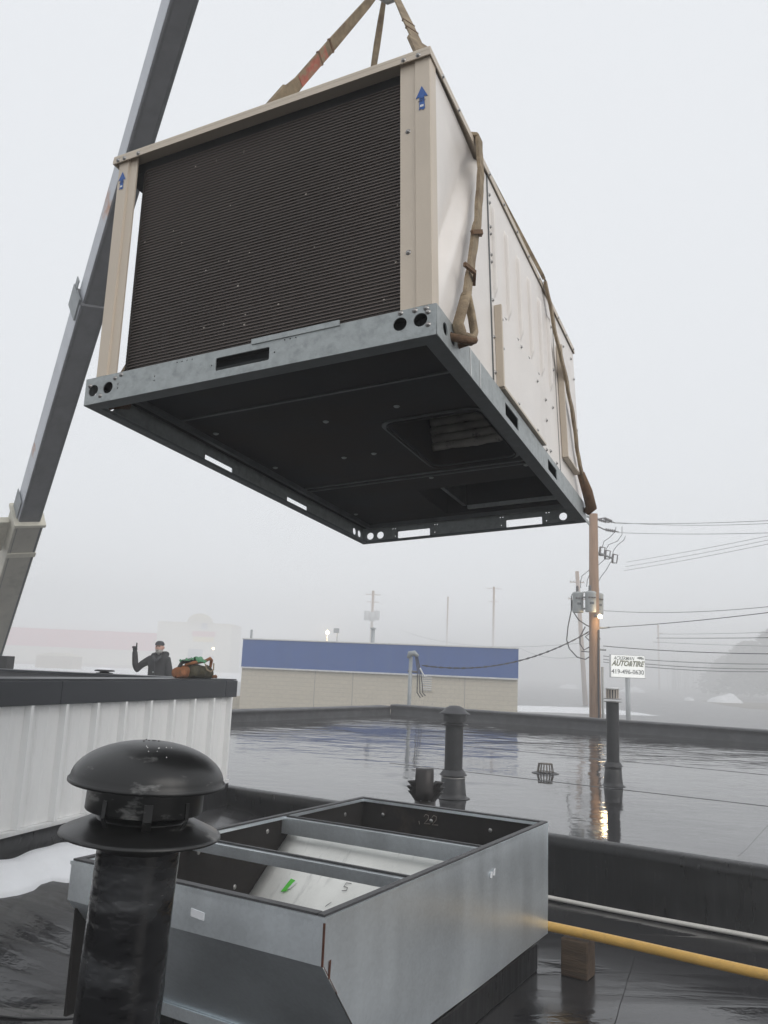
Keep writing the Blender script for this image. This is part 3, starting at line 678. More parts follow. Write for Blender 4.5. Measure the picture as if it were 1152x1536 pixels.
# turbine-like vent: arched strap over fanned blades
tp_ = atz(637, 1222, ZU); tv = empty('turbine_vent', 'short dark roof vent with fanned blades under an arched strap behind the curb adapter', 'vent', tp_)
tvm = mat('dark_brown_vent_metal', (.030, .026, .025), .38, .4, .2, 8, .001, 30)
mb = MB(); mb.lathe([(.10, 0), (.092, .02), (.09, .12), (.085, .12)], 28); mb.build('base_pipe', tvm, tv)
mb = MB(); pts = []
for k in range(17):
    a = pi * k / 16; pts.append((-.0 + .055 * cos(a) * 1.0, .13 + .25 * sin(a) ** .75))
vs = []
for y_, z_ in pts: vs += [(-.088, y_ * 1.5 - .02, z_), (.062, y_ * 1.5 - .02, z_)]
mb.add(vs, [(2 * k, 2 * k + 1, 2 * k + 3, 2 * k + 2) for k in range(16)], True)
mb.build('arched_strap', tvm, tv, solid=.003)
for s_ in (-1, 1):
    for k, (xt, z0) in enumerate(((.120, .12), (.152, .155), (.166, .195), (.158, .235))):
        mb = MB(); vs = []
        for j in range(9):
            t = j / 8; yb_ = -.085 + .15 * t; bulge = .55 + .45 * sin(pi * t)
            vs += [(s_ * .03, yb_ * .8, z0 - .03), (s_ * xt * bulge, yb_, z0 + .035), (s_ * xt * .66 * bulge, yb_ * .9, z0 - .020), (s_ * .03, yb_ * .8, z0 - .05)]
        mb.add(vs, [(4 * j + i, 4 * j + i + 1, 4 * j + 5 + i, 4 * j + 4 + i) for j in range(8) for i in range(3)], False)
        mb.build('fan_blade', tvm, tv, solid=.002)
# roof drain
dp = atz(818, 1160, ZU); dr = empty('roof_drain', 'rusty slatted roof drain strainer standing in the shallow water', 'roof drain', dp)
drm = mat('rusty_grey_iron', (.14, .12, .10), .7, .2, .3, 20)
mb = MB(); mb.lathe([(.17, .004), (.13, .014), (.11, .02), (.10, .01)], 24); mb.build('drain_ring', grey_pipe, dr)
fm = MB(); fm.add([(.108, -.007, .012), (.108, .007, .012), (.088, .006, .12), (.088, -.006, .12), (.10, -.007, .012), (.10, .007, .012), (.08, .006, .12), (.08, -.006, .12)], [(0, 1, 2, 3), (7, 6, 5, 4), (0, 3, 7, 4), (1, 5, 6, 2), (3, 2, 6, 7)]); fmm = fm.mesh('strainer_bar', drm)
for k in range(16): link('strainer_bar', fmm, dr, M=Matrix.Rotation(2 * pi * k / 16, 4, 'Z'))
mb = MB(); mb.lathe([(.0, .124), (.05, .124), (.092, .12), (.086, .112), (0, .114)], 20); mb.build('strainer_top', drm, dr)

# ------------------------------------------------------------------ the hanging rooftop unit
UR = Matrix(((0.9079002693, 0.4176958029, -0.0353173795), (-0.4139126827, 0.9066131573, 0.0820297149), (0.0662826836, -0.0598564890, 0.9960039200)))
UT = Vector((-1.053, 2.701, .85)); UM = UR.to_4x4(); UM.translation = UT
un = empty('rooftop_unit', 'large beige rooftop air conditioner hanging in slings from the crane', 'air conditioner', M=UM)
W_, L_, HT = 1.30, 2.25, 1.0
RH = .098
def uw(x, y, z): return UM @ Vector((x, y, z))
XY = lambda y: frame((0, y, 0), (1, 0, 0), (0, 0, 1), (0, -1, 0))    # plate in x-z plane
YZ = lambda x: frame((x, 0, 0), (0, 1, 0), (0, 0, 1), (1, 0, 0))     # plate in y-z plane
def dots(xs, zs, r=.0032): return [circ(x, z, r, 8) for x in xs for z in zs]
def rail(name_holes, M, ln, flange, fl=.05):
    me = plate_mesh('base_rail', rect(0, ln, 0, RH), name_holes, .004, galv_rail, M); o = link('base_rail', me, un)
    mb = MB(); fn = flange
    mb.add([fn(0, 0, -.001), fn(ln, 0, -.001), fn(ln - fl, fl, -.001), fn(fl, fl, -.001), fn(0, 0, .003), fn(ln, 0, .003), fn(ln - fl, fl, .003), fn(fl, fl, .003)], [(0, 1, 2, 3), (4, 7, 6, 5), (3, 2, 6, 7)])
    mb.add([fn(fl, fl, .003), fn(ln - fl, fl, .003), fn(ln - fl, fl, .010), fn(fl, fl, .010)], [(0, 1, 2, 3)])
    mb.add([fn(.003, .003, RH + .001), fn(ln - .003, .003, RH + .001), fn(ln - .04, .04, RH + .001), fn(.04, .04, RH + .001)], [(0, 1, 2, 3)])
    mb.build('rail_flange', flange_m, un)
H0 = [circ(.036, .050, .0215), circ(.101, .050, .0215), circ(1.188, .055, .0215), circ(1.252, .055, .0215), rect(.545, .746, .028, .073, .005, 2)] + dots((.145, .30), (.04, .055, ), .0028) + dots((.39, .41, .43, .45), (.088,), .0025) + dots((.53, .765), (.05,), .0028) + dots((.80, .82, .84), (.085,), .0028)
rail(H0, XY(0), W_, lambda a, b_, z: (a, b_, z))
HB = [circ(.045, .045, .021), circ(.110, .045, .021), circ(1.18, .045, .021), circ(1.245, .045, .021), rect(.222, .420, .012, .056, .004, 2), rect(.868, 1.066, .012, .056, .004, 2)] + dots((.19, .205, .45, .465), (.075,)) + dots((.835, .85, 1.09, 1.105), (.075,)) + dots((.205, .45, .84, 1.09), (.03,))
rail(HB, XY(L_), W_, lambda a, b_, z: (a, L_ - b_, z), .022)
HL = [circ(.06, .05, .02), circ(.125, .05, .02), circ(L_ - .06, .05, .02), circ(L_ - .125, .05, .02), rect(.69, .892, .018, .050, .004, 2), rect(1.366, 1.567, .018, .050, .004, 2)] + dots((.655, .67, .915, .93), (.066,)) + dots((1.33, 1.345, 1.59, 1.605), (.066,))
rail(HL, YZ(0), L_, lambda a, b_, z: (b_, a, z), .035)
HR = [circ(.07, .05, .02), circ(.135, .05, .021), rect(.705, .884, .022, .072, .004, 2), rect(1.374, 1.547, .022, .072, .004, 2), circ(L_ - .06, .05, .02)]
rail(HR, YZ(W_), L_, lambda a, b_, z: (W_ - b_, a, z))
# closing box ends behind front slots (dark interior), thin splice plate on the front rail
mb = MB(); mb.box(.68, .992, -.006, -.0025, RH - .006, RH + .012); mb.build('splice_plate', galv_rail, un)
mb = MB(); mb.box(W_ + .0022, W_ + .004, .30, .305, .0, RH); mb.box(W_ + .0022, W_ + .004, .40, .405, .0, RH); mb.build('rail_weld', white_trim, un)
for x0, x1, y0, y1 in ((.058, .075, .058, L_ - .058), (W_ - .075, W_ - .058, .058, L_ - .058), (.076, W_ - .076, .058, .075), (.076, W_ - .076, L_ - .075, L_ - .058)):
    mb = MB(); mb.box(x0, x1, y0, y1, .072, .094); mb.build('pan_ledge', galv_dark, un)
# base pan with two duct openings
pan = plate_mesh('base_pan', rect(.0025, W_ - .0025, .0025, L_ - .0025), [rect(.79, 1.185, .755, 1.335, .05, 5), rect(.57, 1.19, 1.66, 2.12, .01, 2)], .004, pan_m, Matrix.Translation((0, 0, .0955)))
link('base_pan', pan, un)
mb = MB()
for y in (1.445, 1.40, .42): mb.box(.08, W_ - .08, y, y + .012, .088, .0935)
mb.build('pan_seam', galv_dark, un)
bm_ = MB().lathe([(0, -.004), (.009, -.0035), (.0125, 0)], 12).mesh('pan_bolt', galv_rail)
for x, y in ((.906, .633), (.591, .663), (.466, 1.07), (.609, 1.074), (.113, 1.069), (.116, .601), (.103, 1.936), (.719, 1.488), (1.179, 1.483)): link('pan_bolt', bm_, un, (x, y, .093))
# duct 1: sleeve, lip and rolled foam
def ring_wall(x0, x1, y0, y1, r, z0, z1, m, nm, t=.003):
    p = rect(x0, x1, y0, y1, r, 5); n = len(p); mb = MB()
    mb.add([(a, b_, z0) for a, b_ in p] + [(a, b_, z1) for a, b_ in p], [(i, (i + 1) % n, n + (i + 1) % n, n + i) for i in range(n)], True); mb.build(nm, m, un, solid=t)
ring_wall(.792, 1.183, .757, 1.333, .05, .078, .45, pan_m, 'duct_sleeve')
lipm = plate_mesh('duct_lip', rect(.775, 1.20, .74, 1.35, .06, 5), [rect(.797, 1.178, .762, 1.328, .045, 5)], .006, galv_dark, Matrix.Translation((0, 0, .088)))
link('duct_lip', lipm, un)
mb = MB(); mb.box(.79, 1.19, .75, 1.34, .45, .455); mb.build('duct_top', pan_m, un)
for k in range(7):
    z0 = .172 + .036 * k; y0 = 1.300 - .008 * k; pts = []
    for j in range(20):
        t = j / 19
        if t < .62: p = (.80 + (1.07 - .80) * t / .62, y0)
        else:
            c = (t - .62) / .38; a_ = c * pi / 2; p = (1.07 + .088 * sin(a_), y0 - .088 * (1 - cos(a_)) - .22 * max(0, c - .6))
        pts.append((p[0], p[1] + .004 * noise.noise(Vector((p[0] * 22, k, 0))), z0 + .004 * noise.noise(Vector((t * 7, k, 4)))))
    mb = MB(); mb.tube(pts, [.019 + .004 * noise.noise(Vector((j * .6, k, 1))) for j in range(20)], 10); mb.build('foam_roll', foam, un)
# duct 2: inner coil box and drain edge
ring_wall(.572, 1.188, 1.662, 2.118, .01, .097, .5, pan_m, 'duct_sleeve')
mb = MB(); mb.box(.56, 1.2, 1.65, 2.13, .5, .505); mb.build('duct_top', pan_m, un)
mb = MB(); mb.box(.70, 1.185, 2.085, 2.105, .10, .118); mb.build('drain_edge', galv_rail, un)
mb = MB(); mb.box(.67, .69, 1.70, 2.10, .12, .45); mb.build('baffle', galv_dark, un)

# front: coil
cx0, cx1, cz0, cz1 = .105, 1.20, RH + .006, .945
def coil_path(s, off):
    """s in metres along the coil from the right end; wraps round the left corner"""
    st_ = cx1 - (cx0 + .05)
    if s < st_: return (cx1 - s, .040 - off)
    a = (s - st_) / .05
    if a < pi / 2: return (cx0 + .05 - (.05 + off) * sin(a), .09 - (.05 + off) * cos(a))
    return (cx0 - off, .09 + (a - pi / 2) * .05)
tot = (cx1 - cx0 - .05) + .05 * pi / 2 + .85
mb = MB(); mb.grid(lambda u, v: (*coil_path(tot * u, 0), cz0 + (cz1 - cz0) * v), 60, 2, True); mb.build('coil_fins', fin, un)
mb = MB(); ntube = 72; ns = 46
svals = [0, .2, .5, .8] + [(cx1 - cx0 - .05) + .05 * pi / 2 * k / 8 for k in range(9)] + [tot]
for k in range(ntube):
    z = cz0 + (cz1 - cz0) * (k + .5) / ntube; hh = .0013
    vs = []
    for s_ in svals:
        for off, zz in ((0, z - hh), (.0035, z - hh), (.0035, z + hh), (0, z + hh)): vs.append((*coil_path(s_, off), zz))
    n = len(svals); mb.add(vs, [(4 * i + j, 4 * i + 4 + j, 4 * i + 5 + j, 4 * i + 1 + j) for i in range(n - 1) for j in range(3)])
o = mb.build('coil_tubes', tube_m, un); o['kind'] = 'stuff'
mb = MB(); mb.box(.06, 1.19, .045, .06, cz1 - .002, HT - .015); mb.box(.035, cx0 + .02, .061, 1.0, cz1 - .002, HT - .015); mb.build('coil_top_shade', black_band, un)  # dark boxes added as painted shadow above the coil
mb = MB(); mb.box(.13, 1.19, .025, .05, cz0 - .006, cz0); mb.build('coil_channel', galv_dark, un)
# corner posts with folds
mb = MB(); mb.prism([(.042, .06), (.042, .0), (.086, .0), (.088, .008), (.122, .008), (.122, .014), (.05, .014), (.05, .06)][::-1], RH + .002, HT - .012); mb.build('corner_post', beige, un)
mb = MB(); mb.prism([(1.186, .012), (1.186, .006), (1.236, .006), (1.239, .0), (1.288, .0), (1.290, .008), (1.290, .05), (1.28, .05), (1.28, .012)], RH + .002, HT - .012); mb.build('corner_post', beige, un)
mb = MB(); mb.box(.02, .06, L_ - .05, L_ - .01, RH, HT - .012); mb.build('corner_post', beige, un)
# top cover with rolled edge
mb = MB(); mb.box(.02, W_ - .004, -.012, L_ - .01, HT - .012, HT + .003); mb.build('top_cover', beige, un, bevel=.003)
for a in ((.02, W_ - .004, -.0125, -.0085, HT - .030, HT - .0125), (.02, .024, -.008, L_ - .01, HT - .03, HT - .0125), (W_ - .008, W_ - .004, -.008, L_ - .01, HT - .028, HT - .0125), (.02, W_ - .004, L_ - .014, L_ - .0105, HT - .03, HT - .0125)):
    mb = MB(); mb.box(*a); mb.build('top_edge', beige, un)
# sides. right side, three bays
XP = W_ - .014
def dent(u, v):
    y = .012 + .60 * u + .035 * (1 - v) * u * 0; z = RH + .004 + (HT - .03 - RH - .004) * v
    yl = .005 + .50 * ((z - .10) / .88)          # crease line
    d = 0
    if y < yl: d = -.050 * ((y - .012) / max(.05, yl - .012)) ** 1.6 * min(1, (z - .10) / .35) * (1 if z < .9 else max(.2, 1 - (z - .9) / .10))
    else: d = -.050 * min(1, (z - .10) / .35) * (1 if z < .9 else max(.2, 1 - (z - .9) / .10)) * max(0, 1 - (y - yl) / .045) ** 1.5
    return (XP + d, y, z)
mb = MB(); mb.grid(dent, 70, 50, True); mb.build('side_panel', beige_side, un)
mb = MB(); mb.box(XP - .004, XP + .002, .616, 1.70, RH + .004, HT - .026); mb.build('side_panel', beige_side, un, bevel=.002)
mb = MB(); mb.box(XP - .004, XP + .001, 1.706, L_ - .012, RH + .004, HT - .026); mb.build('side_panel', beige_side, un, bevel=.002)
rbm = MB()
def ribf(u, v):
    z = .47 + .41 * v; e_ = min(1, min(v, 1 - v) / .09); e_ = e_ * e_ * (3 - 2 * e_); return (XP + .0008 + .017 * max(0, sin(pi * u)) ** .4 * e_, -.012 + .024 * u, z)
rbm.grid(ribf, 8, 24, True); rm = rbm.mesh('pressed_rib', beige_side)
for y in (.66, .848, 1.03, 1.212, 1.40, 1.575): link('pressed_rib', rm, un, (0, y, 0))
link('pressed_rib', rm, un, (-.001, 1.83, .03))
# raised access panel (lower) and the far louvred hood
mb = MB(); mb.box(XP + .004, XP + .016, .655, 1.295, RH + .018, .432); ap = mb.build('access_panel', beige_side, un, bevel=.004)
mb = MB(); mb.box(XP + .0025, XP + .030, .648, .662, RH + .010, .436); mb.box(XP + .0025, XP + .030, .664, 1.30, RH + .006, RH + .018); mb.build('panel_edge_frame', beige, un, bevel=.002)
mb = MB(); mb.box(XP + .003, XP + .018, 1.775, 2.05, .215, .80); mb.build('access_panel', beige_side, un, bevel=.004)
mb = MB(); mb.box(XP + .003, XP + .032, 1.762, 1.774, .205, .80); mb.box(XP + .003, XP + .032, 1.776, 2.055, .202, .214); mb.build('panel_edge_frame', beige, un, bevel=.002)
mb = MB(); mb.box(XP - .006, XP + .004, .608, .616, RH + .004, HT - .03); mb.box(XP - .006, XP + .0035, 1.700, 1.706, RH + .004, HT - .03); mb.build('panel_seam', galv_dark, un)
mb = MB(); mb.box(.026, .03, 1.0, L_ - .012, RH + .004, HT - .026); mb.build('side_panel', beige_side, un)
mb = MB(); mb.box(.03, XP, L_ - .018, L_ - .014, RH + .004, HT - .026); mb.build('rear_panel', beige_side, un)
# screws
scm = MB().lathe([(0, .006), (.004, .006), (.0055, .004), (.0056, .001), (.009, .0005), (.009, 0)], 8).mesh('screw', screw_m)
def screw(x, y, z, ax): link('screw', scm, un, M=Matrix.Translation((x, y, z)) @ Vector((0, 0, 1)).rotation_difference(Vector(ax)).to_matrix().to_4x4())
for z in (.72, .29): screw(1.212, .006, z, (0, -1, 0))
for x in (1.255, 1.205, .045, .075, .14): screw(x, -.0125, HT - .020, (0, -1, 0))
for x, z in ((1.235, .088), (1.27, .088), (1.275, .035), (1.275, .075), (1.19, .09), (.02, .07), (.07, .025), (.13, .08), (.155, .088)): screw(x, -.002, z, (0, -1, 0))
for z in (.90, .865, .76, .73, .64, .61, .45, .30, .16): screw(XP + .002, .634, z, (1, 0, 0))
for y in (.80, .98, 1.16, 1.33): screw(XP + .002, y - .0, .455, (1, 0, 0))
for y, z in ((.70, .40), (.70, .28), (.90, .14), (1.2, .14), (1.24, .38), (.98, .42)): screw(XP + .016, y, z, (1, 0, 0))
for y, z in ((1.45, .38), (1.60, .40), (1.45, .28), (1.42, .13), (1.50, .15), (1.62, .13), (1.66, .62), (1.66, .85), (2.2, .8), (2.2, .5), (2.2, .25), (1.95, .88), (2.15, .9), (2.02, .23)): screw(XP + .003, y, z, (1, 0, 0))
for y in (.1, .26, .62, .82, 1.02, 1.22, 1.42, 1.62, 1.82, 2.02, 2.2): screw(W_ - .004, y, HT - .02, (1, 0, 0))
# up-arrow stickers with their small white label
ar = [(-.009, -.045), (-.004, -.040), (.004, -.046), (.010, -.041), (.008, .005), (.020, .002), (.0, .045), (-.020, .002), (-.008, .005)]
for x, z, y, s_ in ((1.262, .823, -.0012, 1.0), (.063, .893, -.0012, .85)):
    mb = MB(); mb.prism([(a * s_, b_ * s_) for a, b_ in ar], 0, .0008, M=frame((x, y, z), (1, 0, 0), (0, 0, 1), (0, -1, 0))); o = mb.build('arrow_sticker', blue_st, un)
    mb = MB(); mb.box(x - .006 * s_, x + .006 * s_, y - .0016, y - .0009, z - .034 * s_, z - .026 * s_)
    me = mb.mesh('sticker_label', white_pl); link('sticker_label', me, o)
    tx = text_mesh('sticker_lettering', 'THIS\nSIDE UP', .0075 * s_, ink, .0001); tx.transform(frame((x, y - .0012, z - .006 * s_), (1, 0, 0), (0, 0, 1), (0, -1, 0))); link('sticker_lettering', tx, o)

# ------------------------------------------------------------------ slings, hook, hoist line
HK = at(582, -12, 3.53)
def ribbon(pts, wd, wdir, t=.006):
    """flat webbing: list of (point, width) with per-point width direction"""
    mb = MB(); vs = []
    for i, p in enumerate(pts):
        p = Vector(p); a = Vector(pts[max(0, i - 1)]); b_ = Vector(pts[min(len(pts) - 1, i + 1)]); d = (b_ - a).normalized()
        wd_ = wd[i] if isinstance(wd, list) else wd; w_ = wdir[i] if isinstance(wdir, list) else wdir
        s_ = (Vector(w_) - d * Vector(w_).dot(d)).normalized(); n_ = d.cross(s_).normalized()
        vs += [p - s_ * wd_ / 2 - n_ * t / 2, p + s_ * wd_ / 2 - n_ * t / 2, p + s_ * wd_ / 2 + n_ * t / 2, p - s_ * wd_ / 2 + n_ * t / 2]
    n = len(pts); fs = [(0, 1, 2, 3), (4 * n - 1, 4 * n - 2, 4 * n - 3, 4 * n - 4)]
    for i in range(n - 1):
        for k in range(4): fs.append((4 * i + k, 4 * i + (k + 1) % 4, 4 * i + 4 + (k + 1) % 4, 4 * i + 4 + k))
    mb.add(vs, fs); return mb
def sub(pts, n=6):
    out_ = []
    for a, b_ in zip(pts, pts[1:]):
        for k in range(n): out_.append(Vector(a).lerp(Vector(b_), k / n))
    out_.append(Vector(pts[-1])); return out_
right = UR @ Vector((0, 1, 0)); uxd = UR @ Vector((1, 0, 0)); uup = UR @ Vector((0, 0, 1))
def sling(label, hk, edge, chain, wtop, side, printed=False, wd0=None):
    e = empty('lifting_sling', label, 'lifting sling', hk, group='webbing slings carrying the rooftop unit')
    E = uw(*edge) if not wd0 else uw(W_ - .05, edge[1] - .03, HT + .014); rel = lambda p: Vector(p) - hk
    up_ = [rel(hk.lerp(E, t)) for t in (0, .06, .12, .25, .45, .5, .7, 1)]
    wds = [.03, .045, .05, wtop * .7, wtop * .7, wtop, wtop, wtop if not wd0 else .05]
    ribbon(up_, wds, wd0 or right, .008).build('webbing', sling_m, e)
    # sewn sleeve over the upper run
    sl_ = [rel(hk.lerp(E, t)) for t in ((.50, .55, .75, .985) if not wd0 else (.42, .46, .60, .70))]
    ribbon(sl_, [wtop * 1.18] * 4, wd0 or right, .016).build('wear_sleeve', sling_m, e)
    for t in (.27, .33):
        ribbon([rel(hk.lerp(E, t)), rel(hk.lerp(E, t + .006))], wtop * .78, wd0 or right, .013).build('stitching', sling_d, e)
    if printed: ribbon([rel(hk.lerp(E, t)) for t in (.30, .44)], wtop * .66, wd0 or right, .0115).build('faded_red_print', red_pr, e)
    pts = ([E, uw(*edge)] if wd0 else [E]) + [uw(*c) for c in chain]
    pts = sub([rel(p) for p in pts], 5)
    for i, p in enumerate(pts): p += uxd * .004 * noise.noise(Vector((i * .5, 1, edge[1]))) + right * .006 * noise.noise(Vector((i * .35, 7, edge[1])))
    wl = [.046 + .008 * noise.noise(Vector((i * .4, 3, edge[1]))) for i in range(len(pts))]
    ribbon(pts, wl, right, .012).build('side_webbing', sling_m, e)
    return e, rel
s1, rel = sling('tan webbing sling down the near right side of the unit, knotted with two dark ties', HK + Vector((.03, .0, 0)), (W_ + .008, .455, HT + .008),
      [(W_ + .018, .43, .84), (W_ + .020, .385, .66), (W_ + .020, .335, .52), (W_ + .022, .26, .34), (W_ + .022, .215, .22)], .085, True, wd0=Vector((1, .55, -.2)))
for yy_, zz_, tl in ((.335, .53, .25), (.247, .325, -.1)):
    ribbon([rel(uw(W_ + .024, yy_ - .05, zz_ - tl * .10)), rel(uw(W_ + .042, yy_, zz_ + .004)), rel(uw(W_ + .024, yy_ + .045, zz_ + tl * .10))], .014, uup, .010).build('dark_tie', sling_d, s1)
mb = MB(); lp = [rel(uw(*c)) for c in ((W_ + .022, .215, .24), (W_ + .024, .165, .16), (W_ + .02, .13, .09), (W_ + .03, .135, .05), (W_ + .055, .16, .045), (W_ + .05, .20, .085), (W_ + .035, .225, .16), (W_ + .022, .225, .24))]
mb.tube(sub(lp, 4), [(.010, .019)] * 29, 8, flat=uxd); mb.build('end_loop', sling_m, s1)
mb = MB(); mb.tube([rel(uw(*c)) for c in ((W_ - .01, .12, .055), (W_ + .03, .13, .04), (W_ + .06, .16, .045), (W_ + .03, .19, .06), (W_ - .01, .19, .055))], .013, 8); mb.build('choke_loop', sling_d, s1)
s2, rel = sling('narrow brown sling down the far right side of the unit', HK + Vector((.05, .05, 0)), (W_ + .008, 1.50, HT + .008),
      [(W_ + .02, 1.64, .76), (W_ + .025, 1.80, .60), (W_ + .025, 1.92, .44), (W_ + .025, 1.98, .30), (W_ + .025, 2.08, .19), (W_ + .025, 2.16, .10)], .06, True)
mb = MB(); mb.tube([rel(uw(*c)) for c in ((W_ + .02, 2.06, .21), (W_ + .035, 2.13, .13), (W_ + .04, 2.19, .06), (W_ + .01, 2.20, .04))], [.02, .028, .03, .02], 8); mb.build('choke_loop', sling_d, s2)
s3, rel = sling('wide tan sling with faded red print running to the near left top edge', HK + Vector((-.05, 0, 0)), (-.01 + .02, .40, HT + .008),
      [(-.02, .36, .7), (-.02, .30, .4), (-.02, .18, .15)], .085, False, True)
mb = MB(); mb.tube([rel(uw(*c)) for c in ((-.02, .19, .18), (-.03, .16, .08), (.0, .12, .05), (.04, .16, .06), (-.0, .20, .12))], .02, 8); mb.build('choke_loop', sling_d, s3)
s4, rel = sling('thin dark sling hanging behind the others to the far left edge', HK + Vector((-.02, .05, 0)), (.01, 1.75, HT + .008),
      [(-.02, 1.85, .7), (-.02, 1.95, .4), (-.02, 2.1, .1)], .05, False)
crn = empty('crane_hook', 'steel crane hook and block just above the gathered slings', 'crane hook', HK)
mb = MB(); mb.tube([(.0, 0, .42), (.0, 0, .22), (.05, 0, .16), (.085, 0, .08), (.06, 0, .0), (.0, 0, -.03), (-.06, 0, .0), (-.08, 0, .06)], [.03, .03, .032, .035, .035, .035, .028, .012], 10); mb.build('hook', steel_grey, crn)
mb = MB(); mb.lathe([(0, .42), (.12, .42), (.17, .5), (.17, .72), (.12, .8), (0, .8)], 20); mb.build('hook_block', yellow_m, crn)

# ------------------------------------------------------------------ crane truck with its boom
BROT = -11; BA = at(-11, 950, 16.5); BT = Vector((-.05, 3.55, 9.9))
bd = (BT - BA).normalized(); B0 = BA - bd * 1.0
ct = empty('crane_truck', 'truck crane with a long grey telescopic boom rising from lower left', 'crane truck', (B0.x, B0.y, gz(B0.x, B0.y)))
C0 = Vector((B0.x, B0.y, gz(B0.x, B0.y)))
sx_ = bd.cross(Vector((0, 0, 1))).normalized(); sz_ = sx_.cross(bd).normalized()     # sz_ up-ish, -sz_ is the underside
rot_ = radians(BROT); sx2 = sx_ * cos(rot_) + sz_ * sin(rot_); sz2 = sz_ * cos(rot_) - sx_ * sin(rot_)
blen = (BT - B0).length
BMx = frame(B0 - C0, bd, sx2, sz2); BS = -1 if sx2.x > 0 else 1
def boom_sec(s0, s1, w0, h0, mu, ms):
    o = link('boom_section', MB().box(s0, s1, -w0 / 2, w0 / 2, -h0 / 2, h0 / 2, M=BMx).mesh('boom_section', mu), ct)
    md = o.modifiers.new('bevel', 'BEVEL'); md.width = .02; md.segments = 2
    for sgn in (-1, 1):
        q = MB(); y0 = sgn * (w0 / 2 + .001); y1 = sgn * (w0 / 2 + .005); q.box(s0 + .02, s1 - .02, min(y0, y1), max(y0, y1), -h0 / 2 + .03, h0 / 2 - .03, M=BMx); link('side_plate', q.mesh('side_plate', ms), o)
        q = MB(); q.box(s0 + .02, s1 - .02, sgn * (w0 / 2 - .025) - .006, sgn * (w0 / 2 - .045) + .006, -h0 / 2 - .004, -h0 / 2 + .0, M=BMx); link('edge_weld', q.mesh('edge_weld', galv_dark), o)
    return o
def along(px, py):   # station of the boom point that projects there
    best = None
    for k in range(400):
        s_ = blen * k / 400; p = RWC @ (B0 + bd * s_); y_ = 768 - FPX * p.y / -p.z
        if best is None or abs(y_ - py) < best[0]: best = (abs(y_ - py), s_)
    return best[1]
sA, sB = along(0, 772), along(0, 450)
boom_sec(-1.2, sA, .46, .46, boom_bg, boom_cream)
boom_sec(sA - .3, sB, .35, .36, boom_dk, boom_wh)
boom_sec(sB - .3, blen + .3, .285, .29, boom_dk, boom_wh)
mb = MB(); mb.box(sA - .06, sA + .02, -.26, .26, -.26, .26, M=BMx); mb.build('section_collar', boom_cream, ct, bevel=.015)
mb = MB(); mb.box(sA - .9, sA - .78, -.24, .24, -.245, -.232, M=BMx); mb.build('wear_band', boom_cream, ct)
mb = MB(); mb.box(sA - .15, sA + .45, .19, .205, -.1, .2, M=BMx); mb.build('collar_gusset', steel_grey, ct)
mb = MB(); mb.box(sA - 1.0, sA - .2, BS * .26 if BS > 0 else -.60, .48 if BS > 0 else -.34, .0, .12, M=BMx); mb.box(sA - .75, sA - .6, .48 if BS > 0 else -.72, .60 if BS > 0 else -.6, -.08, .2, M=BMx); mb.build('side_bracket', boom_cream, ct, bevel=.01)
mb = MB(); mb.box(sB - .3, sB + .06, .182, .205, -.12, .22, M=BMx); mb.box(sB + .06, sB + .2, .182, .195, .1, .2, M=BMx); mb.build('guide_bracket', steel_grey, ct)
mb = MB(); mb.box(sB - .03, sB + .02, -.18, .18, -.187, .187, M=BMx); mb.build('section_collar', boom_dk, ct, bevel=.01)
hl = Vector((HK.x, HK.y, HK.z + .8)); cbl = MB(); cbl.tube([hl - C0, Vector((HK.x, HK.y, BT.z)) - C0], .012, 6); cbl.build('hoist_line', wire_m, ct)
mb = MB(); mb.box(blen + .0, blen + .45, -.16, .16, -.35, .25, M=BMx); mb.build('boom_head', boom_bg, ct, bevel=.02)
# truck body hidden behind the roof structure, standing on the ground
ty = radians(150); TX = Vector((cos(ty), sin(ty), 0)); TY = Vector((-sin(ty), cos(ty), 0))
TM = frame((.2, .6, 0), TX, TY, (0, 0, 1))
mb = MB(); mb.box(-6.2, 4.6, -1.15, 1.15, 1.0, 1.25, M=TM); mb.box(-6.0, .8, -1.1, 1.1, 1.26, 2.55, M=TM); mb.build('truck_deck', steel_grey, ct, bevel=.03)
mb = MB(); mb.lathe([(.7, 1.25), (.75, 1.5), (.55, 1.6), (.5, 3.2), (.35, 3.6), (0, 3.6)], 24, M=TM @ Matrix.Translation((1.6, 0, 0))); mb.build('turret', boom_bg, ct)
mb = MB(); mb.box(3.0, 4.9, -1.1, 1.1, 1.27, 2.9, M=TM); mb.build('cab', boom_cream, ct, bevel=.12)
whm = MB().lathe([(0, -.14), (.3, -.15), (.5, -.15), (.52, -.1), (.52, .1), (.5, .15), (.3, .15), (0, .14)], 24).mesh('wheel', rubber)
for x in (-4.8, -3.6, 3.4):
    for y in (-1.0, 1.0): link('wheel', whm, ct, M=TM @ Matrix.Translation((x, y, .52)) @ Matrix.Rotation(pi / 2, 4, 'X'))
mb = MB(); mb.box(-.14, .14, -.14, .14, 0, .3, M=Matrix.Translation(at(3, 1000, 14) - C0 + Vector((0, 0, -.12)))); mb.build('control_box', rubber, ct, bevel=.01)

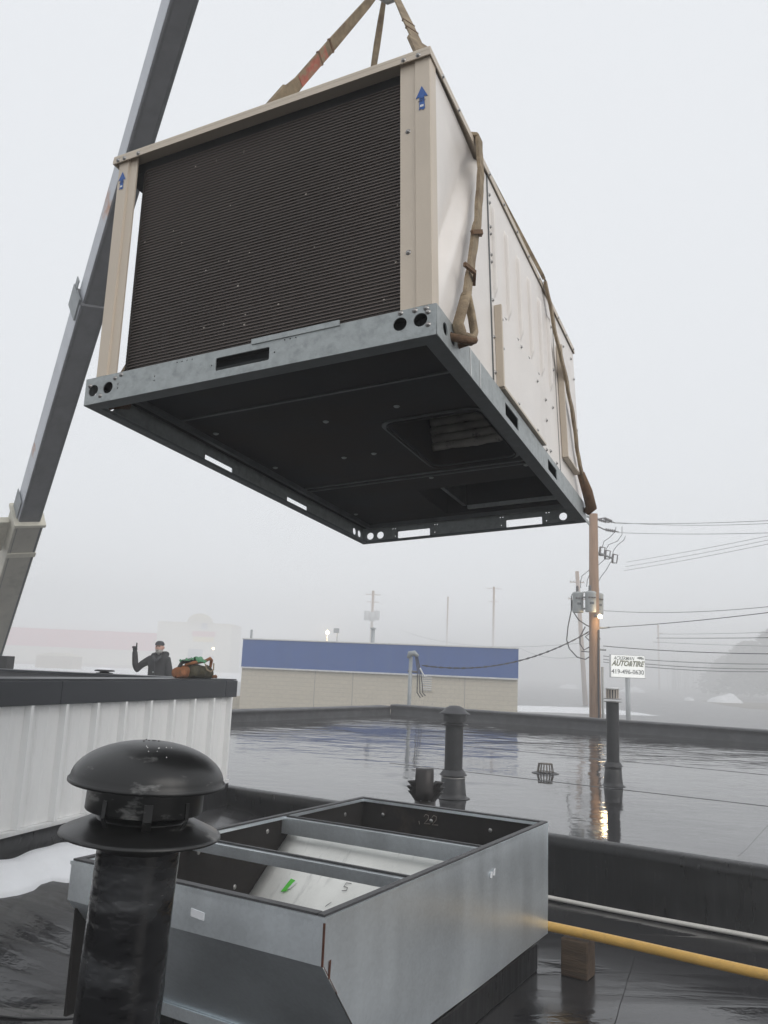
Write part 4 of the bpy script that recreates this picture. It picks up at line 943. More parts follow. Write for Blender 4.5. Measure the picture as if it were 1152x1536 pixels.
# ------------------------------------------------------------------ the signalman
jk = mat('charcoal_work_jacket', (.028, .028, .030), .85, 0, .3, 12, .006, 22)
glove_m = mat('black_glove', (.018, .018, .019), .8)
trou = mat('dark_trousers', (.03, .03, .035), .9)
skin = mat('skin', (.62, .36, .28), .5, 0, .06, 20)
cap_m = mat('grey_cap', (.05, .05, .055), .85)
beard_m = mat('white_beard', (.55, .53, .50), .95, 0, .12, 60, .004, 150)
MP = at(237, 1000, 15.8); gx = MP.x; HTOP = at(237, 962, 15.8).z; FZ = HTOP - 1.80
man = empty('person', 'man in dark jacket, cap and white beard raising one gloved finger', 'person', (gx, 15.8, FZ), radians(-8))
def skinned(name, verts, edges, radii, m, parent, sub_=2, root=0):
    me = bpy.data.meshes.new(name); me.from_pydata(verts, edges, []); me.materials.append(m)
    o = link(name, me, parent); md = o.modifiers.new('skin', 'SKIN'); md.use_smooth_shade = True
    for i, sv in enumerate(me.skin_vertices[0].data):
        r = radii[i]; sv.radius = (r, r) if not isinstance(r, tuple) else r; sv.use_root = (i == root)
    s2_ = o.modifiers.new('sub', 'SUBSURF'); s2_.levels = sub_; s2_.render_levels = sub_
    return o
# looks towards the camera (-y); his right arm is on the image left (-x)
V = [(0, 0, .95), (0, 0, 1.10), (0, .0, 1.28), (0, .01, 1.43), (0, .0, 1.53), (0, -.01, 1.60),
     (-.17, .0, 1.45), (-.36, -.02, 1.33), (-.40, -.03, 1.22), (-.43, -.06, 1.32), (-.44, -.125, 1.625),
     (.17, .0, 1.45), (.235, .0, 1.20), (.25, -.03, .97),
     (-.10, 0, .86), (-.12, -.01, .48), (-.12, .02, .09), (.10, 0, .86), (.13, -.01, .48), (.14, .02, .09)]
Ed = [(0, 1), (1, 2), (2, 3), (3, 4), (4, 5), (3, 6), (6, 7), (7, 8), (8, 9), (9, 10), (3, 11), (11, 12), (12, 13), (0, 14), (14, 15), (15, 16), (0, 17), (17, 18), (18, 19)]
Rd = [(.17, .12), (.20, .135), (.20, .135), (.15, .11), (.065, .065), (.06, .06), (.095, .09), (.072, .07), (.07, .07), (.065, .065), (.052, .052), (.095, .09), (.075, .075), (.055, .055), .10, .075, .055, .10, .075, .055]
skinned('body', V, Ed, Rd, jk, man)
# jacket hem skirt and trousers are one colour family; collar and hood behind the neck
mb = MB(); mb.lathe([(.19, .78), (.21, .86), (.205, 1.0), (.2, 1.1)], 24, M=Matrix.Diagonal((1.05, .72, 1, 1))); mb.build('jacket_hem', jk, man)
mb = MB(); mb.tube([(-.10, -.05, 1.51), (-.13, .03, 1.53), (-.06, .12, 1.55), (.06, .12, 1.56), (.13, .03, 1.56), (.11, -.05, 1.52)], [.035, .05, .06, .06, .06, .035], 10); mb.build('hood', jk, man)
mb = MB(); mb.tube([(-.07, -.09, 1.52), (-.03, -.14, 1.46), (.0, -.155, 1.40), (.04, -.14, 1.46), (.08, -.09, 1.52)], [.028, .03, .022, .03, .028], 8); mb.build('collar', cap_m, man)
MB().lathe([(0, .006), (.016, .004), (.018, 0)], 10, M=Matrix.Translation((-.02, -.165, 1.22)) @ Matrix.Rotation(pi / 2, 4, 'X')).build('chest_badge', steel_grey, man)
mb = MB(); mb.tube([(-.02, -.135, 1.42), (-.0, -.145, 1.25), (.0, -.14, 1.05)], .008, 6); mb.build('zip_placket', cap_m, man)
# head
def headf(u, v):
    a = 2 * pi * u; ph = pi * v; x = .075 * sin(ph) * cos(a); y = .095 * sin(ph) * sin(a); z = .118 * cos(ph)
    if z < 0: x *= 1 - .25 * (-z / .118) ** 1.5; 
    if y < 0 and abs(x) < .02 and -.03 < z < .02: y -= .016 * (1 - abs(x) / .02)
    if y < -.06 and abs(z - .018) < .012 and abs(abs(x) - .03) < .014: y += .008
    return (x, y - .01, 1.68 + z)
MB().grid(headf, 32, 24).build('head', skin, man)
for s_ in (-1, 1):
    mb = MB(); mb.lathe([(0, .006), (.008, .004), (.010, 0), (0, -.005)], 10, M=Matrix.Translation((s_ * .029, -.094, 1.70)) @ Matrix.Rotation(pi / 2, 4, 'X')); mb.build('eye', ink, man)
    mb = MB(); mb.tube([(s_ * .077, .0, 1.70), (s_ * .084, .008, 1.685), (s_ * .078, .004, 1.66)], .011, 6); mb.build('ear', skin, man)
def beardf(u, v):
    a = pi + pi * u; z = -.118 * (.30 + .80 * v); rr = sqrt(max(0.01, 1 - (min(.117, -z) / .125) ** 2)); x = .078 * rr * cos(a); y = .103 * rr * sin(a) - .006 * sin(pi * v)
    if abs(x) < .022 and -.06 < z < -.035: y += .010
    return (x * .93, y - .012, 1.68 + z)
MB().grid(beardf, 24, 12).build('beard', beard_m, man)
mb = MB(); mb.box(-.020, .020, -.112, -.098, 1.622, 1.630); mb.build('mouth', rust, man, bevel=.003)
def capf(u, v):
    a = 2 * pi * u; ph = pi / 2 * v; return (.084 * sin(ph) ** .8 * cos(a), .104 * sin(ph) ** .8 * sin(a) - .006, 1.745 + .070 * cos(ph) - .004)
mb = MB(); mb.grid(capf, 28, 8); mb.grid(lambda u, v: (.084 * cos(2 * pi * u), .104 * sin(2 * pi * u) - .006, 1.7415 - .014 * v), 28, 1); mb.build('cap_crown', cap_m, man)
mb = MB(); mb.grid(lambda u, v: ((.078 - .01 * v) * cos(pi + pi * u), (.098 + .06 * v) * sin(pi + pi * u) - .006, 1.732 - .012 * v + .01 * sin(pi * u)), 16, 4); mb.build('cap_brim', cap_m, man, solid=.005)
# gloved hands
def hand(base_, up_, side, nrm, pose, name):
    B = Vector(base_); up_ = Vector(up_).normalized(); side = Vector(side).normalized(); nrm = Vector(nrm).normalized()
    h = skinned(name, [tuple(B), tuple(B + up_ * .05), tuple(B + up_ * .09)], [(0, 1), (1, 2)], [(.042, .036), (.050, .030), (.046, .026)], glove_m, man, 2)
    for k in range(4):
        o_ = side * (-.030 + .020 * k); L0 = (.078, .085, .08, .065)[k]; r = .015
        b0 = B + up_ * .085 + o_
        if pose[k] == 0: vs = [b0 - up_ * .02, b0 + up_ * L0 * .5, b0 + up_ * L0 * .8, b0 + up_ * L0 * 1.15]
        else: vs = [b0 - up_ * .02, b0 + up_ * .012 + nrm * .012, b0 + up_ * .008 + nrm * .040, b0 - up_ * .022 + nrm * .036]
        skinned('finger', [tuple(v) for v in vs], [(0, 1), (1, 2), (2, 3)], [r * 1.2, r, r * .95, r * .85], glove_m, h, 1)
    tb = B + up_ * .03 - side * .03
    skinned('thumb', [tuple(tb), tuple(tb - side * .018 + up_ * .02 + nrm * .012), tuple(tb + side * .0 + up_ * .045 + nrm * .035)], [(0, 1), (1, 2)], [.014, .013, .011], glove_m, h, 1)
hand((-.44, -.12, 1.585), (.02, -.10, 1), (-1, 0, 0), (0, -1, .1), (0, 1, 1, 1), 'raised_glove')
hand((.25, -.03, .965), (.02, -.1, -1), (0, 1, 0), (-1, 0, 0), (1, 1, 1, 1), 'lowered_glove')
for s_ in (-.12, .14):
    mb = MB(); mb.tube([(s_, .06, .05), (s_, 0, .055), (s_, -.10, .045), (s_, -.17, .03)], [.04, .052, .045, .03], 10); mb.build('boot', rubber, man)
# platform he stands on, beside the truck
pf = MB(); pf.box(-.9, .9, -.6, .6, -.08, 0); 
for a in (-.85, .85):
    for b_ in (-.55, .55): pf.box(a - .04, a + .04, b_ - .04, b_ + .04, gz(0, 15) - FZ, -.08)
o = pf.build('work_platform', steel_grey, None, M=Matrix.Translation((gx, 15.8, FZ))); tag(o, 'steel work platform under the signalling man, mostly behind the white structure', 'platform')

# ------------------------------------------------------------------ canvas bag on the parapet
orange = stains(mat('rusty_orange_canvas', (.25, .095, .035), .9, 0, .3, 14, .006, 40), (.12, .06, .03), 9, .5, .7)
olive = stains(mat('olive_brown_canvas', (.060, .052, .030), .9, 0, .3, 14, .006, 40), (.025, .02, .015), 9, .5, .7)
gcloth = mat('green_cloth', (.09, .24, .13), .9, 0, .25, 18, .004, 60)
bgp = Vector((-1.72, 7.80, ZT + ZL + .014)); BX = (Vector((-1.60, 8.18, 0)) - Vector((-1.93, 7.60, 0))).normalized()
bag = empty('tool_bag', 'slumped orange and olive canvas bag on the corner of the white structure', 'bag', M=frame(bgp, BX, Vector((-BX.y, BX.x, 0)), (0, 0, 1)) @ Matrix.Diagonal((.70, .72, .86, 1)))
def bagf(x0, x1, seed):
    def f(u, v):
        a = 2 * pi * u; x = x0 + (x1 - x0) * v; t = (x + .35) / .70; ew = min(1, 12 * min(v, 1 - v) + .05) ** .5; hh = .155 * (.35 + .65 * sin(pi * min(1, max(0, t * .8 + .12)))) + .03 * (t > .85)
        hh *= ew; ww = .11 * ew * (.7 + .3 * sin(pi * max(0, min(1, t)))); c, s_ = cos(a), sin(a)
        y = ww * c * (1 - .25 * max(0, s_)); z = hh * .5 * (1 + (abs(s_) ** .7) * (1 if s_ > 0 else -1))
        n_ = noise.noise(Vector((x * 14, y * 14, z * 14 + seed))); return (x, y + .016 * n_, max(.0, z + .022 * n_ * (z > .03)))
    return f
mb = MB(); mb.grid(bagf(-.345, -.17, 1), 26, 12); mb.build('end_panel', orange, bag)
mb = MB(); mb.grid(bagf(-.175, .34, 1), 26, 22); mb.build('bag_body', olive, bag)
mb = MB(); mb.tube([(-.24, -.05, .14), (-.12, -.07, .165), (.0, -.06, .175), (.14, -.05, .19), (.26, -.03, .22), (.33, .0, .20), (.34, .02, .12), (.32, 0, .02)], [.014, .018, .02, .018, .02, .022, .018, .015], 8); mb.build('rolled_flap', orange, bag)
mb = MB(); mb.tube([(.08, -.11, .16), (.10, -.125, .10), (.17, -.13, .075), (.24, -.125, .10), (.25, -.11, .17)], .009, 6); mb.build('handle', sling_m, bag)
mb = MB(); mb.tube([(-.30, .0, .11), (-.22, .02, .17), (-.08, .02, .19), (.02, .0, .20)], [.02, .025, .025, .02], 8); mb.build('zipped_mouth', rubber, bag)
mb = MB(); mb.tube([(.26, -.10, .02), (.31, -.11, .03), (.335, -.1, .02)], .018, 6); mb.build('orange_corner', orange, bag)
gc = empty('green_cloth', 'crumpled green cloth lying on top of the canvas bag', 'cloth', bag.matrix_world @ Vector((0, 0, .20)))
def clf(u, v):
    x = -.10 + .17 * u; y = -.10 + .13 * v; n_ = noise.noise(Vector((u * 3.5, v * 3.5, 2)))
    return tuple((bag.matrix_world.to_3x3() @ Vector((x + .05 + .02 * noise.noise(Vector((v * 5, 0, u * 3))), y, .018 + .035 * n_ - .10 * max(0, .5 - v) ** 1.3 - .0))))
mb = MB(); mb.grid(clf, 22, 18); mb.build('cloth_fold', gcloth, gc, solid=.004)
def clf2(u, v):
    x = -.26 + .15 * u; y = -.08 + .12 * v; n_ = noise.noise(Vector((u * 4 + 7, v * 3, 5)))
    return tuple((bag.matrix_world.to_3x3() @ Vector((x, y, -.015 + .03 * n_ + .02 * u))))
mb = MB(); mb.grid(clf2, 16, 12); mb.build('cloth_fold', gcloth, gc, solid=.004)

# ------------------------------------------------------------------ service mast and its cable
def V3(px, py, Y): return at(px, py, Y)
mp_ = V3(613, 1058, 23.3); mast = empty('service_mast', 'grey electrical service mast with weatherhead behind the far roof corner', 'mast', mp_)
mt = V3(616.5, 985, 23.3) - mp_
mb = MB(); mb.tube([(0, 0, -1.5), tuple(mt)], .052, 12); mb.build('mast_pipe', steel_grey, mast)
mb = MB(); mb.tube([tuple(mt + Vector((-.06, 0, -.05))), tuple(mt + Vector((-.03, 0, .08))), tuple(mt + Vector((.09, -.03, .10))), tuple(mt + Vector((.20, -.05, .02)))], [.06, .085, .08, .045], 10); mb.build('weatherhead', steel_grey, mast)
mb = MB(); mb.tube([tuple(mt + Vector((-.08, 0, -.40))), tuple(mt + Vector((.18, -.02, -.42)))], .03, 8); mb.build('cable_clamp', porcel, mast)
for k in range(3):
    q = [mt + Vector((.12 + .03 * k, -.04, .02)), mt + Vector((.19 + .04 * k, -.05, -.35)), mt + Vector((.20 + .07 * k, -.05, -.75)), mt + Vector((.20 + .08 * k, -.05, -.98)), mt + Vector((.30 + .07 * k, -.05, -1.12 + .03 * k))]
    mb = MB(); mb.tube(q, .015, 6); mb.build('drip_loop', wire_m, mast)
mb = MB(); mb.tube([mt + Vector((.26, -.05, -.30)), mt + Vector((.40, -.05, -.55)), mt + Vector((.47, -.05, -.50))], .025, 6); mb.build('splice', white_trim, mast)
def cable(name, label, A, B, sag, r, m, group='overhead wires', n=24, cat='cable', twist=0):
    A = Vector(A); B = Vector(B); pts = []
    for i in range(n + 1):
        t = i / n; p = A.lerp(B, t) - A; p.z -= 4 * sag * t * (1 - t); pts.append(p)
    e = empty(name, label, cat, A, group=group); mb = MB(); mb.tube(pts, r, 6)
    if twist:
        for ph in (0, pi):
            mb.tube([p + Vector((0, cos(i * 1.9 + ph) * twist, sin(i * 1.9 + ph) * twist)) for i, p in enumerate(pts)], r * .7, 5)
    mb.build('wire', m, e); return e
cable('service_cable', 'black twisted service cable drooping from the mast to the timber pole', V3(633, 998, 23.2), V3(886, 946, 25.9), .46, .016, wire_m, n=40, twist=.02, group=None)

# ------------------------------------------------------------------ blue-banded building
bb = empty('block_building', 'low cream block building with a blue metal band, beyond the roof', 'building', Vector((at(362, 1066, 41).x, 41, 0)))
o0 = bb.location.copy(); TLp = at(366, 960, 41); TRp = at(777, 972.5, 38); zt_ = (TLp.z + TRp.z) / 2
a = Vector((TLp.x, TLp.y, 0)); b_ = Vector((TRp.x, TRp.y, 0)); bdv = (b_ - a).normalized(); bl = (b_ - a).length; bn = Vector((-bdv.y, bdv.x, 0))
BBM = frame(Vector((a.x, a.y, 0)) - o0, bdv, (bn - bdv * .11).normalized(), (0, 0, 1)); zbld = gz(0, 30)
blue_m = stains(mat('blue_metal_band', (.035, .105, .34), .55, 0, .05, 1, 0, 3, stretch=(1, 1, .2)), (.09, .15, .32), 1.2, .55, .8, (2, 1, .1))
block_m = mat('cream_block', (.42, .375, .30), .9, 0, .06, 2, .002, 12)
N, L, b2 = nodes(block_m)   # courses of block, joints recessed
br = N.new('ShaderNodeTexBrick'); br.inputs['Scale'].default_value = 1; br.inputs['Brick Width'].default_value = .4; br.inputs['Row Height'].default_value = .2; br.inputs['Mortar Size'].default_value = .012
br.inputs['Color1'].default_value = (.66, .60, .49, 1); br.inputs['Color2'].default_value = (.63, .575, .47, 1); br.inputs['Mortar'].default_value = (.55, .50, .41, 1)
tc = N.new('ShaderNodeTexCoord'); mpn = N.new('ShaderNodeMapping'); mpn.inputs['Rotation'].default_value = (pi / 2, 0, 0); L.new(tc.outputs['Object'], mpn.inputs[0]); L.new(mpn.outputs[0], br.inputs[0]); L.new(br.outputs[0], b2.inputs['Base Color'])
zb1 = at(365, 1001, 41).z
mb = MB(); mb.box(0, bl, 0, 14, zbld - o0.z, zb1 - o0.z, M=BBM); mb.build('block_wall', block_m, bb)
mb = MB(); mb.box(-.02, bl + .02, -.10, 14.1, zb1 - o0.z + .001, zt_ - o0.z, M=BBM); mb.build('blue_band', blue_m, bb)
mb = MB(); mb.box(-.03, bl + .03, -.13, -.101, zb1 - o0.z - .03, zb1 - o0.z + .04, M=BBM); mb.build('lower_trim', white_trim, bb)
mb = MB(); mb.box(-.05, bl + .05, -.14, 14.15, zt_ - o0.z + .001, zt_ - o0.z + .06, M=BBM); mb.build('top_trim', white_trim, bb)
lv = at(641, 1025, 39.2); lx = (Vector((lv.x, lv.y, 0)) - a).dot(bdv)
mb = MB(); mb.box(lx - .36, lx + .36, -.04, -.001, lv.z - o0.z - .37, lv.z - o0.z + .37, M=BBM); fv = mb.build('louvre_vent', block_m, bb)
for k in range(7): 
    q = MB(); z_ = lv.z - o0.z - .33 + .1 * k; q.add([(lx - .25, -.045, z_), (lx + .25, -.045, z_), (lx + .25, -.075, z_ + .045), (lx - .25, -.075, z_ + .045), (lx + .25, -.045, z_ + .06), (lx - .25, -.045, z_ + .06)], [(0, 1, 2, 3), (3, 2, 4, 5)], False, M=BBM); link('louvre_blade', q.mesh('louvre_blade', white_trim), fv)
for px in (463, 525, 700): 
    q = at(px, 1020, 39.2); xx_ = (Vector((q.x, q.y, 0)) - a).dot(bdv); mb = MB(); mb.box(xx_ - .012, xx_ + .012, -.006, -.001, zbld - o0.z, zb1 - o0.z, M=BBM); mb.build('control_joint', body_m, bb)
def stub(px, py, Y, r, h, label):
    p = at(px, py, Y); e = empty('flue', label, 'flue', p); MB().lathe([(r, -.5), (r, h), (0, h)], 12).build('flue_pipe', steel_grey, e); return e
stub(376.5, 960, 44, .06, .55, 'short grey flue at the left end of the blue-banded building')
e = stub(559, 962, 44, .10, .66, 'brown-grey flue rising from the middle of the blue-banded building')
MB().lathe([(.11, .64), (.16, .66), (.16, .70), (0, .74)], 12).build('flue_cap', steel_grey, e)
wl_ = at(356, 1050, 42); mb = MB(); mb.box(-.6, .3, -.2, .1, zbld - wl_.z, .2); o = mb.build('low_wall', block_m, None, M=Matrix.Translation(wl_)); tag(o, 'short low block wall at the left end of the blue-banded building', 'wall')

# ------------------------------------------------------------------ lamps that are lit
def lit(px, py, Y, r, W, label, post=None):
    p = at(px, py, Y); e = empty('street_lamp', label, 'lamp', (p.x, p.y, gz(p.x, p.y) if post else p.z))
    dz = p.z - e.location.z
    MB().lathe([(0, r), (r * .7, r * .7), (r, 0), (r * .7, -r * .7), (0, -r)], 12, M=Matrix.Translation((0, 0, dz))).build('glowing_lamp', lamp_em, e)
    MB().box(-.12, .1, .02, .3, dz + r, dz + r + .08).build('lamp_housing', steel_grey, e)
    if post: MB().tube([(0, .3, 0), (0, .3, dz + r)], .07, 8).build('lamp_post', steel_grey, e)
    ld = bpy.data.lights.new('lamp_light', 'POINT'); ld.energy = W; ld.color = (1, .72, .38); ld.shadow_soft_size = r
    lo_ = bpy.data.objects.new('lamp_light', ld); COL.objects.link(lo_); lo_.parent = e; lo_.location = (0, -.3 - r, dz)
    return e
lit(491, 949, 90, .22, 350, 'lit yellow lamp glowing in the fog above the blue-banded building', True)
lit(320, 973, 290, .5, 500, 'tiny white-yellow lamp beside the cream arched shop', True)
fl = at(506, 948, 88); e = empty('floodlight', 'unlit grey floodlight on a bracket right of the glowing lamp', 'floodlight', fl)
MB().box(-.4, .2, -.2, .2, -.1, .4).build('floodlight_head', steel_grey, e, bevel=.03); MB().tube([(0, 0, -.1), (0, 0, -.5), (.0, 0, -6)], .05, 8).build('bracket', steel_grey, e)

# ------------------------------------------------------------------ the timber utility pole
pb_ = at(893, 1075, 25.8); pt_ = at(890, 771, 25.8); pz0 = gz(0, 25)
base_ = Vector((pb_.x + .02, 25.8, pz0)); up_pole = empty('utility_pole', 'tall brown timber utility pole carrying three grey transformers', 'utility pole', base_)
R_ = lambda px, py, Y=25.8: at(px, py, Y) - base_
mb = MB(); mb.tube([(0, 0, 0), tuple(R_(892, 1000)), tuple(R_(890, 771))], [.20, .17, .135], 18); mb.build('pole_shaft', pole_m, up_pole)
mb = MB(); mb.tube([R_(893.5, 945) + Vector((.05, -.17, 0)), R_(894, 1000) + Vector((.03, -.18, 0)), R_(895, 1080) + Vector((.02, -.2, 0)), Vector((.05, -.22, 0))], .03, 6); mb.build('riser_cable', wire_m, up_pole)
mb = MB(); mb.tube([R_(898, 1000) + Vector((.12, 0, 0)), R_(900, 1080) + Vector((.1, 0, 0)), Vector((.25, 0, 0))], .04, 8); mb.build('riser_conduit', trans_m, up_pole)
for i, (x0, x1, y0, y1) in enumerate(((859, 875, 891, 919), (878, 894, 890, 918), (891, 905, 893, 921))):
    Y_ = (25.6, 25.35, 26.2)[i]; A = R_((x0 + x1) / 2, y1, Y_); r = (x1 - x0) / 2 / FPX * Y_; h = (y1 - y0) / FPX * Y_
    t_ = MB(); t_.lathe([(0, 0), (r * .96, 0), (r, .02), (r, h - .02), (r * 1.05, h), (r * 1.05, h + .03), (r * .8, h + .06), (0, h + .08)], 24, M=Matrix.Translation(A)); tr = t_.build('transformer', trans_m, up_pole)
    bsh = MB(); bsh.lathe([(.03, 0), (.055, .03), (.035, .06), (.055, .09), (.035, .12), (.05, .15), (.02, .20), (0, .2)], 10, M=Matrix.Translation(A + Vector((-.02, 0, h + .06)))); bsh.build('bushing', porcel, tr)
    for s_ in (-.5, 0, .5): MB().box(-.03, .03, -.03, .02, -.02, .02, M=Matrix.Translation(A + Vector((s_ * r, -r * 1.0, h * .75)))).build('bushing', porcel, tr)
    MB().box(-.06, .06, -r - .012, -r + .01, h * .4, h * .52, M=Matrix.Translation(A)).build('rating_plate', galv_dark, tr)
mb = MB()
for py in (896, 913): mb.tube([R_(868, py, 25.6), R_(884, py, 25.6), R_(900, py + 1, 26)], .03, 6)
mb.build('mounting_bracket', steel_grey, up_pole)
mb = MB(); mb.tube([R_(857, 893), R_(862, 889), R_(880, 888), R_(893, 893)], .018, 6); mb.build('bus_bar', steel_grey, up_pole)
# cut-out arm and fuses
mb = MB(); mb.tube([R_(884, 825), R_(900, 830), R_(920, 838)], .035, 6); mb.build('cutout_arm', steel_grey, up_pole)
for px, py in ((903, 826), (911, 831), (922, 837)):
    c = R_(px, py); q = MB(); q.tube([c + Vector((-.08, 0, -.16)), c + Vector((-.05, 0, .12))], .035, 8); q.tube([c + Vector((-.05, 0, .12)), c + Vector((.10, 0, .10)), c + Vector((.06, 0, -.16)), c + Vector((-.08, 0, -.16))], .02, 6); q.build('fuse_cutout', porcel, up_pole)
# strain insulators at the top
for pts in (((893, 780), (905, 777), (912, 781), (922, 784)), ((893, 778), (903, 781), (914, 784)), ((895, 789), (906, 794), (915, 796), (928, 798))):
    mb = MB(); P_ = [R_(*q) for q in pts]; mb.tube(P_, .02, 6)
    a_, c_ = P_[-3] if len(P_) > 3 else P_[0], P_[-1]
    for k in range(5):
        c = a_.lerp(c_, .15 + .14 * k); mb.lathe([(.01, -.02), (.055, -.012), (.055, .012), (.01, .02)], 10, M=Matrix.Translation(c) @ Matrix.Rotation(pi / 2, 4, 'Y'))
    mb.build('strain_insulator', porcel, up_pole)
mb = MB(); mb.tube([R_(878, 774), R_(886, 776), R_(896, 778)], .04, 6); mb.tube([R_(879, 780), R_(884, 786), R_(891, 788)], .045, 6); mb.build('top_bracket', trans_m, up_pole)
for pts in (((924, 790), (923, 797), (915, 806), (906, 812), (903, 822)), ((933, 790), (933, 802), (926, 812), (913, 817), (909, 824)), ((938, 804), (936, 810), (926, 818), (920, 826), (919, 832)),
            ((908, 838), (895, 850), (884, 855), (873, 864), (871, 872), (871, 882)), ((896, 845), (886, 858), (881, 870), (880, 880)), ((916, 843), (910, 854), (901, 866), (898, 872))):
    mb = MB(); mb.tube([R_(*q) for q in pts], .010, 5); mb.build('jumper_wire', wire_m, up_pole)
for pts in (((857, 894), (857, 915), (852, 940), (850, 960), (854, 973), (866, 986), (878, 989), (888, 983)), ((858, 900), (859, 916), (868, 930), (880, 938), (890, 942)), ((878, 940), (870, 955), (870, 966), (876, 975), (885, 970)), ((887, 948), (878, 955), (888, 965), (884, 978), (872, 977)), ((893, 945), (900, 958), (889, 972))):
    mb = MB(); mb.tube([R_(*q) for q in pts], .018, 6); mb.build('secondary_cable', wire_m, up_pole)
for q_ in (((884, 941), (905, 942), (914, 941)), ((886, 974), (895, 974), (909, 975))): MB().tube([R_(*z) for z in q_], .03, 6).build('cross_bolt', steel_grey, up_pole)
lampb = R_(900, 925, 25.4)
MB().lathe([(0, .07), (.055, .05), (.07, 0), (.055, -.05), (0, -.06)], 14, M=Matrix.Translation(lampb)).build('pole_lamp', lamp_em, up_pole)
MB().tube([R_(893, 924, 25.6), lampb + Vector((0, 0, .10))], .04, 8).build('lamp_arm', steel_grey, up_pole)
ld = bpy.data.lights.new('pole_lamp_light', 'POINT'); ld.energy = 14; ld.color = (1, .72, .38); ld.shadow_soft_size = .1
lo_ = bpy.data.objects.new('pole_lamp_light', ld); COL.objects.link(lo_); lo_.parent = up_pole; lo_.location = lampb + Vector((.05, -.25, -.05))

# second pole behind it, and poles lost in the fog
def far_pole(label, px, top, Y, arms, lean=0, r=.14, extra=None, group='utility poles fading into the fog'):
    t = at(px, top, Y); zb_ = gz(t.x, Y); e = empty('utility_pole', label, 'utility pole', (t.x, t.y, zb_), group=group); h = t.z - zb_
    MB().tube([(lean, 0, 0), (0, 0, h)], [r * 1.3, r], 10).build('pole_shaft', pole_m, e)
    for dz, wd_ in arms:
        MB().box(-wd_, wd_, -.06, .06, h - dz - .07, h - dz + .07).build('cross_arm', pole_m, e)
        for s_ in (-.9, -.45, .45, .9): MB().lathe([(.04, 0), (.07, .05), (.05, .12), (.06, .18), (0, .24)], 8, M=Matrix.Translation((s_ * wd_, 0, h - dz + .07))).build('insulator', porcel, e)
    if extra:
        for dx, dz, rr, hh in extra: MB().lathe([(0, 0), (rr, 0), (rr, hh), (rr * .7, hh + .1), (0, hh + .12)], 14, M=Matrix.Translation((dx, -rr * .5, h - dz))).build('transformer', trans_m, e)
    return e
far_pole('slim grey pole just behind the timber pole with two crossarms', 865.5, 857, 125, ((1.7, 1.1), (4.3, 1.4)), lean=1.2, r=.29)
far_pole('foggy pole with a transformer above the blue-banded building', 560, 886, 220, ((1.1, 2.0), (3.1, 1.6)), r=.36, extra=((-1.4, 8.0, .8, 2.4), (1.2, 7.9, .8, 2.4), (0, 8.2, .8, 2.3)))
far_pole('faint pole with one wide crossarm, left of the timber pole', 741, 880, 330, ((.8, 3.2), (6.1, 2.0)), r=.4)
far_pole('very faint bare pole between the transformer pole and the crossarm pole', 672, 895, 390, (), r=.34)
far_pole('faint pole behind the wires right of the white sign', 987, 937, 340, ((3.6, 2.0),), r=.33)

# wires to the right
for i, (a_, b_, Ya, Yb, sg, r) in enumerate([((922, 785), (1190, 779), 25.8, 21, .05, .008), ((928, 799), (1190, 798), 25.8, 21, .05, .008), ((915, 783), (1190, 783), 25.8, 22, .1, .007),
     ((940, 843), (1190, 796), 40, 30, .05, .009), ((938, 850), (1190, 802), 40, 30, .05, .009), ((936, 856), (1190, 808), 40, 30, .05, .009),
     ((905, 916), (1190, 906), 34, 26, .16, .012), ((912, 941), (1190, 914), 25.8, 20, .05, .011), ((985, 957), (1190, 956), 44, 30, .02, .016), ((988, 951), (1190, 947), 60, 44, .05, .012), ((980, 963), (1190, 970), 60, 44, .04, .012),
     ((905, 969), (1190, 981), 25.8, 21, .06, .012), ((905, 984), (1190, 996), 66, 58, .2, .030), ((905, 989), (1190, 1003), 66, 58, .26, .032), ((905, 993), (1190, 1007), 66, 58, .28, .032)]):
    lbl = ['topmost thin wire leaving the pole top to the right', 'second thin wire just under the pole top', 'thin wire close under the topmost one', 'upper of three faint rising wires', 'middle of three faint rising wires', 'lowest of three faint rising wires',
           'faint wire level with the transformers', 'rising wire leaving the pole below its lamp', 'dark level wire starting at the faint pole by the sign', 'faint thin wire above the dark level wire', 'faint thin wire below the dark level wire',
           'wire crossing just above the white sign', 'upper thick cable passing behind the white sign', 'middle thick cable passing behind the white sign', 'lowest thick cable passing behind the white sign'][i]
    cable('overhead_wire', lbl, at(*a_, Ya), at(*b_, Yb), sg, r, wire_l if i < 7 else wire_m, cat='wire')
cable('overhead_wire', 'faint wire running left from behind the timber pole across the fog', at(868, 965, 125), at(600, 945, 220), 2, .04, wire_l, cat='wire')
cable('overhead_wire', 'lower faint wire left of the timber pole', at(868, 985, 125), at(780, 972, 170), .9, .04, wire_l, cat='wire')

